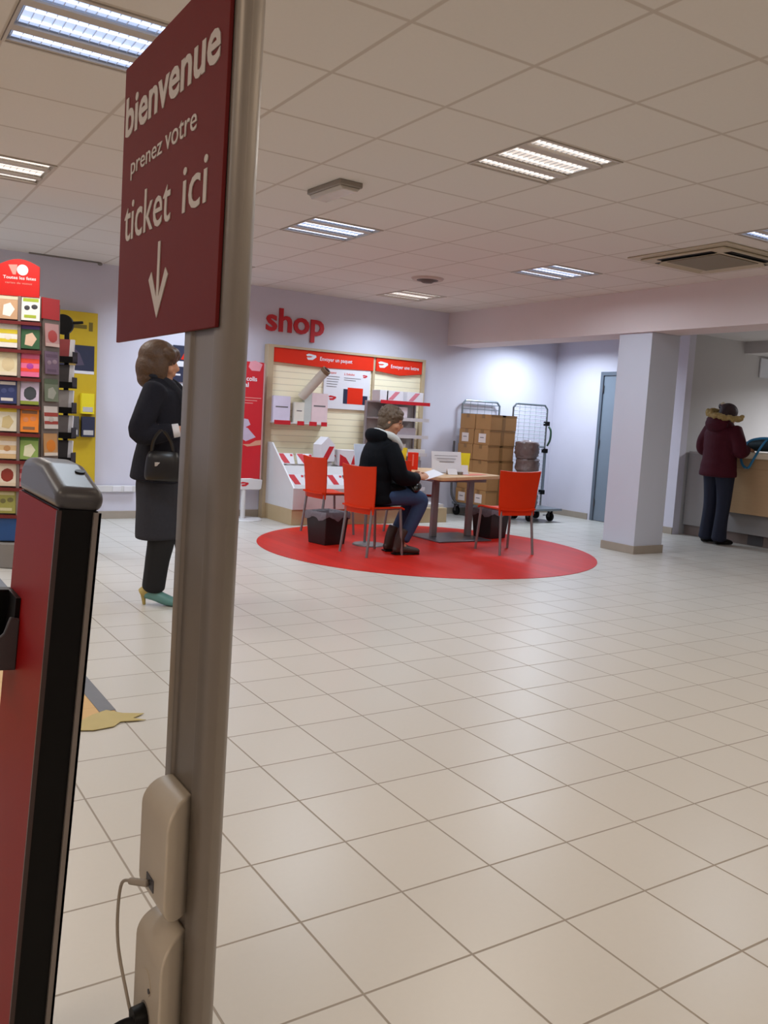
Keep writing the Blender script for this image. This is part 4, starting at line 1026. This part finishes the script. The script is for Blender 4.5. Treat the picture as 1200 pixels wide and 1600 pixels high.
def head(bm, C, mtx, s=.9):
    """head with face looking along local +Y of mtx"""
    def P(x, y, z): return Vector(C) + mtx @ (Vector((x, y, z))*s)
    def E(c, r, **k): ell(bm, P(*c), tuple(q*s for q in r), mtx, **k)
    E((0, -.012, .035), (.077, .098, .100)); E((0, .03, -.02), (.064, .070, .090)); E((0, .046, -.088), (.040, .045, .034))
    E((0, .066, -.108), (.020, .022, .018)); E((0, .084, .036), (.052, .020, .014))
    for q in (-1, 1):
        E((q*.036, .068, -.030), (.030, .030, .030)); E((q*.078, -.008, -.012), (.010, .022, .034))
        E((q*.03, .086, .014), (.018, .014, .010))
    sweep(bm, [P(0, .096, .030), P(0, .110, .0), P(0, .119, -.022), P(0, .100, -.034)], [.008*s, .011*s, .015*s, .012*s], side=mtx @ Vector((1, 0, 0)), n=10, sub=3)
    E((0, .098, -.054), (.024, .012, .007)); E((0, .096, -.066), (.021, .012, .008))
def face_parts(C, mtx, parent, s=.9):
    def P(x, y, z): return Vector(C) + mtx @ (Vector((x, y, z))*s)
    for q in (-1, 1):
        b = new(); ell(b, P(q*.031, .094, .013), (.0085, .0085, .0065), n=2); obj('eye', b, M_eye, parent)

def limb(bm, pts, rads, side=(1, 0, 0), sub=4): sweep(bm, pts, rads, side=side, n=14, sub=sub)

# ---- standing woman by the post
t = thing('person', 'woman with brown bob in black jacket, grey skirt and teal heels walking behind the post', 'person', (1.735, 5.275, 0), R(-122.5))
hm = Euler((R(-4), 0, 0)).to_matrix(); HC = (0, -.025, 1.50)
b = new()
sweep(b, [(0, 0, .84), (0, 0, .95), (0, .0, 1.08), (0, .0, 1.22), (0, -.005, 1.34), (0, .0, 1.40)], [(.15, .11), (.15, .11), (.125, .095), (.14, .105), (.15, .09), (.06, .055)], n=18)
sweep(b, [(0, -.005, 1.36), (0, -.015, 1.42), (0, -.03, 1.48)], [(.052, .052), (.047, .05), (.047, .05)])
head(b, HC, hm)
limb(b, [(.15, -.005, 1.35), (.225, -.06, 1.11), (.21, .0, 1.10), (.185, .15, 1.105)], [.045, .037, .036, .025]); hand(b, (.183, .165, 1.107), (-.05, 1, .05), (.85, 0, .5), (0, .3, .9), .7)
limb(b, [(-.15, -.005, 1.35), (-.22, -.08, 1.11), (-.19, 0, 1.09), (-.10, .16, 1.10)], [.045, .037, .036, .025]); hand(b, (-.093, .175, 1.10), (.35, 1, .05), (-.85, 0, .5), (0, .3, .9), .7)
limb(b, [(.085, 0, .86), (.09, .03, .48), (.09, .01, .28), (.09, -.02, .09)], [.085, .052, .05, .034]); limb(b, [(.09, -.02, .09), (.09, .03, .055), (.09, .11, .025)], [(.032, .03), (.036, .022), (.034, .016)])
limb(b, [(-.085, 0, .86), (-.09, .12, .48), (-.095, .17, .28), (-.10, .21, .12)], [.085, .052, .05, .034]); limb(b, [(-.10, .21, .12), (-.10, .28, .085), (-.10, .35, .055)], [(.032, .03), (.036, .022), (.034, .016)])
remesh('body', b, M_skin, .0065, t, 3); face_parts(HC, hm, t)
def puff(k, a): return lambda x: 1 + a*abs(math.sin(x*PI*k))
b = new()
sweep(b, [(0, -.03, .78), (0, -.02, .90), (0, -.01, 1.02), (0, -.005, 1.16), (0, -.01, 1.30), (0, -.01, 1.37), (0, .01, 1.42)], [(.205, .165), (.20, .155), (.185, .14), (.195, .145), (.205, .13), (.15, .095), (.075, .07)], n=24, cap=.1)
limb(b, [(.16, -.01, 1.345), (.235, -.05, 1.18), (.245, -.075, 1.08), (.225, .0, 1.07), (.20, .10, 1.095)], [.075, .072, .068, .062, .05])
limb(b, [(-.16, -.01, 1.345), (-.235, -.08, 1.18), (-.235, -.1, 1.08), (-.19, 0, 1.07), (-.13, .11, 1.09)], [.075, .072, .068, .062, .05])
remesh('jacket', b, M_blackwool, .010, t, 4)
b = new(); sweep(b, [(.075, -.03, 1.41), (.07, .06, 1.36), (.045, .14, 1.24), (.03, .155, 1.10)], [(.035, .016), (.04, .018), (.04, .016), (.02, .012)], side=(0, 1, .3), n=12)
sweep(b, [(-.075, -.03, 1.41), (-.07, .06, 1.36), (-.045, .14, 1.24), (-.03, .155, 1.10)], [(.035, .016), (.04, .018), (.04, .016), (.02, .012)], side=(0, 1, .3), n=12)
sweep(b, [(.08, -.02, 1.415), (.05, -.075, 1.43), (-.05, -.075, 1.43), (-.08, -.02, 1.415)], [(.02, .035)]*4, side=(0, 0, 1), n=12)
remesh('lapel', b, mat('navy lapel', '11131f', .8, var=.2), .009, t, 3)
b = new(); sweep(b, [(.197, .11, 1.097), (.188, .145, 1.105)], [.042, .040], n=16, sub=2, cap=.1); obj('cuff', b, M_paper, t)
b = new(); sweep(b, [(0, -.01, .84), (0, -.01, .75), (0, .0, .60), (0, .01, .42)], [(.165, .13), (.18, .145), (.185, .15), (.19, .16)], n=28, cap=.05, mod=lambda x: 1+.012*math.sin(x*9))
remesh('skirt', b, M_coatgrey, .012, t, 3)
b = new()
limb(b, [(.085, -.01, .72), (.09, .035, .48), (.09, .01, .28), (.09, -.01, .108)], [(.095, .1), (.078, .09), (.068, .076), (.068, .072)])
limb(b, [(-.085, .02, .72), (-.09, .12, .48), (-.095, .165, .28), (-.10, .20, .11)], [(.095, .1), (.075, .08), (.068, .075), (.075, .078)])
remesh('trousers', b, M_blacktrou, .010, t, 3)
def heel_shoe(x, y, z, dz):
    b = new(); sweep(b, [(x, y-.075, .075+dz), (x, y-.02, .065+dz), (x, y+.06, .035+dz*.8), (x, y+.13, .02+dz*.6), (x, y+.165, .014+dz*.6)], [(.032, .036), (.036, .038), (.042, .034), (.037, .022), (.012, .010)], n=16)
    s_ = remesh('shoe', b, M_teal, .006, t, 2)
    b = new(); sweep(b, [(x, y-.095, .085+dz), (x, y-.09, .045+dz), (x, y-.085, .003+dz)], [.020, .014, .010], n=12); cyl(b, (x, y-.1, .07+dz), (x, y-.06, .10+dz), .034, .036, 16); obj('heel', b, M_tan, s_)
heel_shoe(.09, .02, 0, 0); heel_shoe(-.10, .27, 0, .03)
def P1(x, y, z): return Vector(HC) + hm @ Vector((x, y, z))
b = new()
ell(b, P1(0, -.022, .045), (.100, .122, .106), hm); ell(b, P1(0, -.055, -.03), (.106, .098, .118), hm); ell(b, P1(0, -.055, -.10), (.098, .082, .065), hm)
for q in (-1, 1): ell(b, P1(q*.075, .012, -.03), (.026, .058, .112), hm); ell(b, P1(q*.055, .055, .062), (.04, .05, .045), hm)
ell(b, P1(0, .07, .078), (.06, .04, .035), hm)
remesh('hair', b, M_hairb, .008, t, 3)

# handbag on her arm
t = thing('handbag', 'black shoulder bag with a silver clasp at the standing woman hip', 'bag', (1.735, 5.275, 0), R(-122.5))
b = new(); sweep(b, [(.255, .07, .80), (.255, .07, .83), (.255, .07, .93), (.248, .07, .97)], [(.10, .03), (.11, .038), (.10, .034), (.085, .02)], side=(0, 1, 0), n=20, cap=.2); obj('bag_body', b, mat('black leather', '0f0d10', .35, var=.2), t)
b = new(); bx(b, .283, .291, .03, .065, .885, .91); obj('clasp', b, mat('silver clasp', 'cfcac4', .25, .8), t, bevel=.002)
b = new(); sweep(b, [(.25, .13, .96), (.285, .12, 1.04), (.30, .07, 1.10), (.285, .02, 1.04), (.25, .0, .96)], [(.010, .003)]*5, side=(0, 1, 0), n=8); obj('strap', b, mat('black leather', '0f0d10', .35, var=.2), t)

# ---- seated woman
t = thing('person', 'woman in black puffer jacket, jeans and brown boots sitting at the table holding paper', 'person', (4.235, 6.625, .003), R(-97))
hm = Euler((R(-12), 0, R(-32))).to_matrix(); HC = (0, .07, 1.215)
b = new()
sweep(b, [(0, -.07, .52), (0, -.08, .62), (0, -.06, .76), (0, -.03, .90), (0, .0, 1.02), (0, .02, 1.07)], [(.16, .11), (.15, .11), (.13, .10), (.145, .11), (.14, .085), (.06, .06)], n=18)
sweep(b, [(0, .0, 1.03), (0, .03, 1.11), (0, .045, 1.19)], [(.052, .052), (.048, .05), (.047, .05)])
head(b, HC, hm)
wr, wl = (.10, .335, .715), (-.10, .345, .72)
limb(b, [(.155, 0, .99), (.23, .05, .76), (.22, .12, .72), wr], [.045, .038, .036, .025]); hand(b, (.092, .352, .717), (-.35, 1, .12), (.8, .1, .6), (0, .2, 1), .55)
limb(b, [(-.155, 0, .99), (-.23, .05, .76), (-.22, .12, .72), wl], [.045, .038, .036, .025]); hand(b, (-.092, .362, .722), (.35, 1, .12), (-.8, .1, .6), (0, .2, 1), .55)
for q in (-1, 1):
    limb(b, [(q*.09, -.05, .53), (q*.10, .15, .54), (q*.105, .36, .51), (q*.10, .29, .32), (q*.10, .19, .10)], [.08, .075, .055, .05, .035]); limb(b, [(q*.10, .18, .09), (q*.10, .24, .06), (q*.105, .34, .035)], [(.034, .032), (.036, .028), (.034, .018)])
remesh('body', b, M_skin, .0065, t, 3); face_parts(HC, hm, t)
b = new()
sweep(b, [(0, -.05, .475), (0, -.06, .56), (0, -.065, .68), (0, -.055, .80), (0, -.035, .92), (0, -.015, 1.0), (0, .0, 1.05), (0, .02, 1.09)], [(.215, .17), (.215, .165), (.205, .155), (.205, .15), (.205, .145), (.17, .12), (.12, .10), (.095, .09)], n=28, sub=8, cap=.1, mod=puff(7, .025))
limb(b, [(.165, -.01, .985), (.235, .02, .87), (.26, .06, .745), (.22, .17, .715), (.13, .29, .715)], [.085, .083, .08, .07, .052], sub=6)
limb(b, [(-.165, -.01, .985), (-.235, .02, .87), (-.26, .06, .745), (-.22, .17, .715), (-.13, .30, .72)], [.085, .083, .08, .07, .052], sub=6)
sweep(b, [(0, .02, .62), (0, .12, .62), (0, .20, .60)], [(.20, .10), (.19, .075), (.16, .03)], n=20)
sweep(b, [(.11, -.04, 1.07), (.075, -.10, 1.085), (0, -.125, 1.09), (-.075, -.10, 1.085), (-.11, -.04, 1.07)], [(.05, .042), (.06, .05), (.062, .05), (.06, .05), (.05, .042)], side=(0, 0, 1), n=14)
remesh('jacket', b, M_navyblack, .010, t, 3)
b = new()
for q in (-1, 1): limb(b, [(q*.10, -.08, .535), (q*.105, .06, .545), (q*.108, .22, .545), (q*.108, .355, .52), (q*.105, .365, .47), (q*.103, .30, .32), (q*.10, .215, .14)], [(.108, .09), (.104, .096), (.09, .088), (.07, .07), (.066, .07), (.06, .066), (.054, .058)])
remesh('jeans', b, M_jeans, .010, t, 3)
for q in (-1, 1):
    b = new(); sweep(b, [(q*.10, 0.215, .23), (q*.10, 0.175, .13), (q*.10, 0.165, .06)], [(.056, .06), (.05, .052), (.046, .05)], n=16, cap=.2)
    sweep(b, [(q*.10, 0.125, .042), (q*.10, 0.190, .05), (q*.103, 0.270, .042), (q*.106, 0.355, .032), (q*.106, 0.375, .03)], [(.034, .036), (.042, .046), (.044, .04), (.038, .028), (.02, .018)], n=16)
    bt = remesh('boot', b, M_boot, .007, t, 3)
    b = new(); prism(b, [(q*.10+a*.043, y) for a, y in ((-1, .11), (1, .11), (1.05, .30), (.8, .37), (0, .39), (-.8, .37), (-1.05, .30))], .001, .014); obj('boot_sole', b, M_black, bt, bevel=.003)
b = new(); sweep(b, [(.095, -.03, 1.105), (.105, .03, 1.085), (.09, .10, 1.04), (.05, .155, .985), (.02, .165, .955)], [(.032, .02), (.036, .024), (.036, .026), (.03, .024), (.015, .012)], side=(0, 0, 1), n=14)
sweep(b, [(-.095, -.03, 1.105), (-.105, .03, 1.085), (-.09, .10, 1.04), (-.05, .15, .985)], [(.032, .02), (.036, .024), (.036, .026), (.03, .024)], side=(0, 0, 1), n=14)
sweep(b, [(.095, -.03, 1.105), (.05, -.075, 1.125), (-.05, -.075, 1.125), (-.095, -.03, 1.105)], [(.028, .018)]*4, side=(0, 0, 1), n=14)
remesh('scarf', b, M_scarf, .008, t, 3)
def P2(x, y, z): return Vector(HC) + hm @ Vector((x, y, z))
b = new()
ell(b, P2(0, -.020, .045), (.088, .108, .094), hm); ell(b, P2(0, -.058, -.005), (.082, .070, .088), hm); ell(b, P2(0, -.068, -.070), (.058, .042, .045), hm); ell(b, P2(0, .045, .092), (.062, .050, .034), hm)
rr = random.Random(3)
for k in range(150):      # short layered locks
    a = rr.uniform(0, 2*PI); e = rr.uniform(-.15, 1.35); ce = math.cos(e)
    q = Vector((.088*math.cos(a)*ce, -.022+.108*math.sin(a)*ce, .045+.095*math.sin(e)))
    ell(b, P2(*q), (.010, .013, .022), hm @ Euler((rr.uniform(-.5, .5), rr.uniform(-.5, .5), a)).to_matrix(), n=2)
for k in range(44):       # ragged hairline from temple round the nape
    a = R(18) - R(216)*k/43; low = .5-.5*math.cos(min(1, abs(math.sin((a-PI/2)/2))**1.5)*PI)
    z = .035 - .105*low + rr.uniform(-.012, .012)
    ell(b, P2(.080*math.cos(a)*(1-.25*low), -.022+.092*math.sin(a)*(1-.1*low), z), (.011, .014, .034), hm, n=2)
for k in range(12):       # side-swept fringe
    x = -.06+.12*k/11; ell(b, P2(x, .078-.35*x*x*10*.1, .062+rr.uniform(-.008, .006)), (.010, .016, .026), hm @ Euler((.5, .5, 0)).to_matrix(), n=2)
remesh('hair', b, M_hairg, .0055, t, 1)
b = new()
for q in (-1, 1):
    pts = [tuple(P2(q*.030+.021*math.cos(a), .104, .010+.016*math.sin(a))) for a in [2*PI*k/16 for k in range(17)]]
    for p, r2 in zip(pts, pts[1:]): cyl(b, p, r2, .0016, n=6)
    cyl(b, P2(q*.051, .100, .014), P2(q*.072, .0, .010), .0016, n=6)
cyl(b, P2(-.009, .106, .012), P2(.009, .106, .012), .0016, n=6)
obj('glasses', b, M_dark, t)
# paper and bag held by her
mwp = Matrix.Translation((4.235, 6.625, .003)) @ Euler((0, 0, R(-97))).to_matrix().to_4x4()
b = new(); bx(b, -.105, .105, -.005, .20, -.001, .001)
for v in b.verts: v.co.z += .0
o = obj('paper_sheet', b, M_paper); o.matrix_world = mwp @ Matrix.Translation((0, .405, .712)) @ Euler((R(17), R(8), 0)).to_matrix().to_4x4()
tag(o, 'white sheet of paper held in the seated woman hands', 'paper')
t = thing('handbag', 'shiny black bag resting on the seated woman lap', 'bag', (4.235, 6.625, .003), R(-97))
b = new(); sweep(b, [(-.14, .27, .635), (-.08, .28, .655), (.06, .28, .655), (.15, .27, .64), (.19, .26, .60)], [(.05, .03), (.075, .04), (.078, .042), (.07, .045), (.03, .03)], side=(0, 1, 0), n=18); remesh('bag_body', b, mat('shiny black leather', '14110f', .22, var=.2), .008, t, 3)
b = new(); tube(b, [(-.1, .26, .69), (-.05, .23, .725), (.06, .23, .725), (.12, .26, .685)], .006); obj('handle', b, mat('shiny black leather', '14110f', .22), t)

# ---- woman at the counter
t = thing('person', 'woman in burgundy parka with fur hood and dark jeans standing at the counter', 'person', (8.70, 6.31, 0), R(-97))
hm = Euler((R(-16), 0, R(-22))).to_matrix(); HC = (0, .06, 1.505)
b = new()
sweep(b, [(0, 0, .84), (0, 0, .95), (0, 0, 1.08), (0, .0, 1.22), (0, .0, 1.34), (0, .01, 1.40)], [(.155, .115), (.155, .115), (.13, .10), (.145, .11), (.15, .09), (.06, .055)], n=18)
sweep(b, [(0, 0, 1.36), (0, .025, 1.42), (0, .05, 1.48)], [(.055, .055), (.05, .052), (.048, .05)])
head(b, HC, hm)
limb(b, [(.15, 0, 1.35), (.26, -.01, 1.12), (.24, .08, 1.12), (.16, .23, 1.13)], [.045, .038, .036, .025]); hand(b, (.153, .245, 1.133), (-.25, 1, -.05), (.2, 0, 1), (-1, .2, 0), .5)
limb(b, [(-.15, 0, 1.35), (-.24, -.0, 1.12), (-.2, .08, 1.12), (-.10, .23, 1.13)], [.045, .038, .036, .025]); hand(b, (-.095, .245, 1.133), (.25, 1, -.05), (-.2, 0, 1), (1, .2, 0), .5)
for q in (-1, 1):
    limb(b, [(q*.09, 0, .86), (q*.095, .015, .48), (q*.095, 0, .28), (q*.095, -.02, .09)], [.085, .055, .052, .036]); limb(b, [(q*.095, -.02, .08), (q*.10, .05, .045), (q*.105, .13, .025)], [(.034, .032), (.036, .026), (.034, .018)])
remesh('body', b, M_skin, .0065, t, 3); face_parts(HC, hm, t)
b = new()
sweep(b, [(0, -.02, .80), (0, -.02, .90), (0, -.015, 1.02), (0, -.01, 1.16), (0, -.015, 1.30), (0, -.01, 1.38), (0, .0, 1.44)], [(.235, .17), (.225, .165), (.21, .155), (.215, .155), (.215, .14), (.16, .11), (.10, .09)], n=28, sub=8, cap=.1, mod=puff(7, .022))
limb(b, [(.175, -.01, 1.34), (.26, -.02, 1.20), (.285, -.01, 1.10), (.25, .09, 1.105), (.185, .19, 1.125)], [.085, .08, .078, .068, .052], sub=6)
limb(b, [(-.175, -.01, 1.34), (-.255, -.02, 1.20), (-.265, -.0, 1.10), (-.22, .09, 1.105), (-.125, .19, 1.125)], [.085, .08, .078, .068, .052], sub=6)
remesh('parka', b, M_burg, .010, t, 3)
b = new(); ell(b, (0, -.115, 1.40), (.155, .085, .105)); ell(b, (0, -.09, 1.45), (.17, .08, .06)); remesh('hood', b, M_burg, .010, t, 4)
b = new(); rr = random.Random(2)
for k in range(150):
    a = R(-205) + R(235)*k/149
    c = Vector((.018+.19*math.cos(a), -.015+.155*math.sin(a), 1.508 + .012*math.sin(a) - .042*math.cos(a)))
    ell(b, c + Vector((rr.uniform(-1, 1), rr.uniform(-1, 1), rr.uniform(-1, 1)))*.02, (.024, .024, .027), n=1)
remesh('fur_trim', b, M_fur, .009, t, 1)
b = new()
for q in (-1, 1): limb(b, [(q*.085, 0, .88), (q*.095, .01, .70), (q*.098, .015, .48), (q*.098, .0, .28), (q*.098, -.01, .07)], [(.12, .125), (.095, .10), (.078, .082), (.072, .08), (.082, .09)])
remesh('jeans', b, M_jeansd, .010, t, 3)
for q in (-1, 1):
    b = new(); sweep(b, [(q*.098, -.055, .045), (q*.10, .0, .05), (q*.103, .09, .04), (q*.106, .175, .028), (q*.106, .195, .026)], [(.034, .038), (.042, .046), (.044, .036), (.038, .025), (.018, .014)], n=16); remesh('shoe', b, M_black, .007, t, 2)
def P3(x, y, z): return Vector(HC) + hm @ Vector((x, y, z))
b = new(); ell(b, P3(0, -.015, .045), (.088, .110, .096), hm); ell(b, P3(0, -.05, -.02), (.08, .075, .085), hm); ell(b, P3(-.075, -.075, .085), (.045, .045, .04), hm); ell(b, P3(-.04, -.06, .08), (.04, .04, .04), hm)
remesh('hair', b, M_haird, .008, t, 2)
b = new(); ell(b, P3(-.055, -.085, .108), (.014, .03, .028), hm, n=2); obj('hair_clip', b, M_cream, t)

# ------------------------------------------------------------------ world, view
wd = bpy.data.worlds.new('world'); S.world = wd; wd.use_nodes = True
wd.node_tree.nodes['Background'].inputs[0].default_value = (.8, .85, 1, 1); wd.node_tree.nodes['Background'].inputs[1].default_value = .02
S.view_settings.view_transform = 'Standard'; S.view_settings.look = 'None'; S.view_settings.exposure = 0; S.view_settings.gamma = 1; S.view_settings.use_curve_mapping = False
try: S.cycles.max_bounces = 8; S.cycles.diffuse_bounces = 5; S.cycles.caustics_reflective = False; S.cycles.caustics_refractive = False; S.cycles.use_denoising = True
except Exception: pass
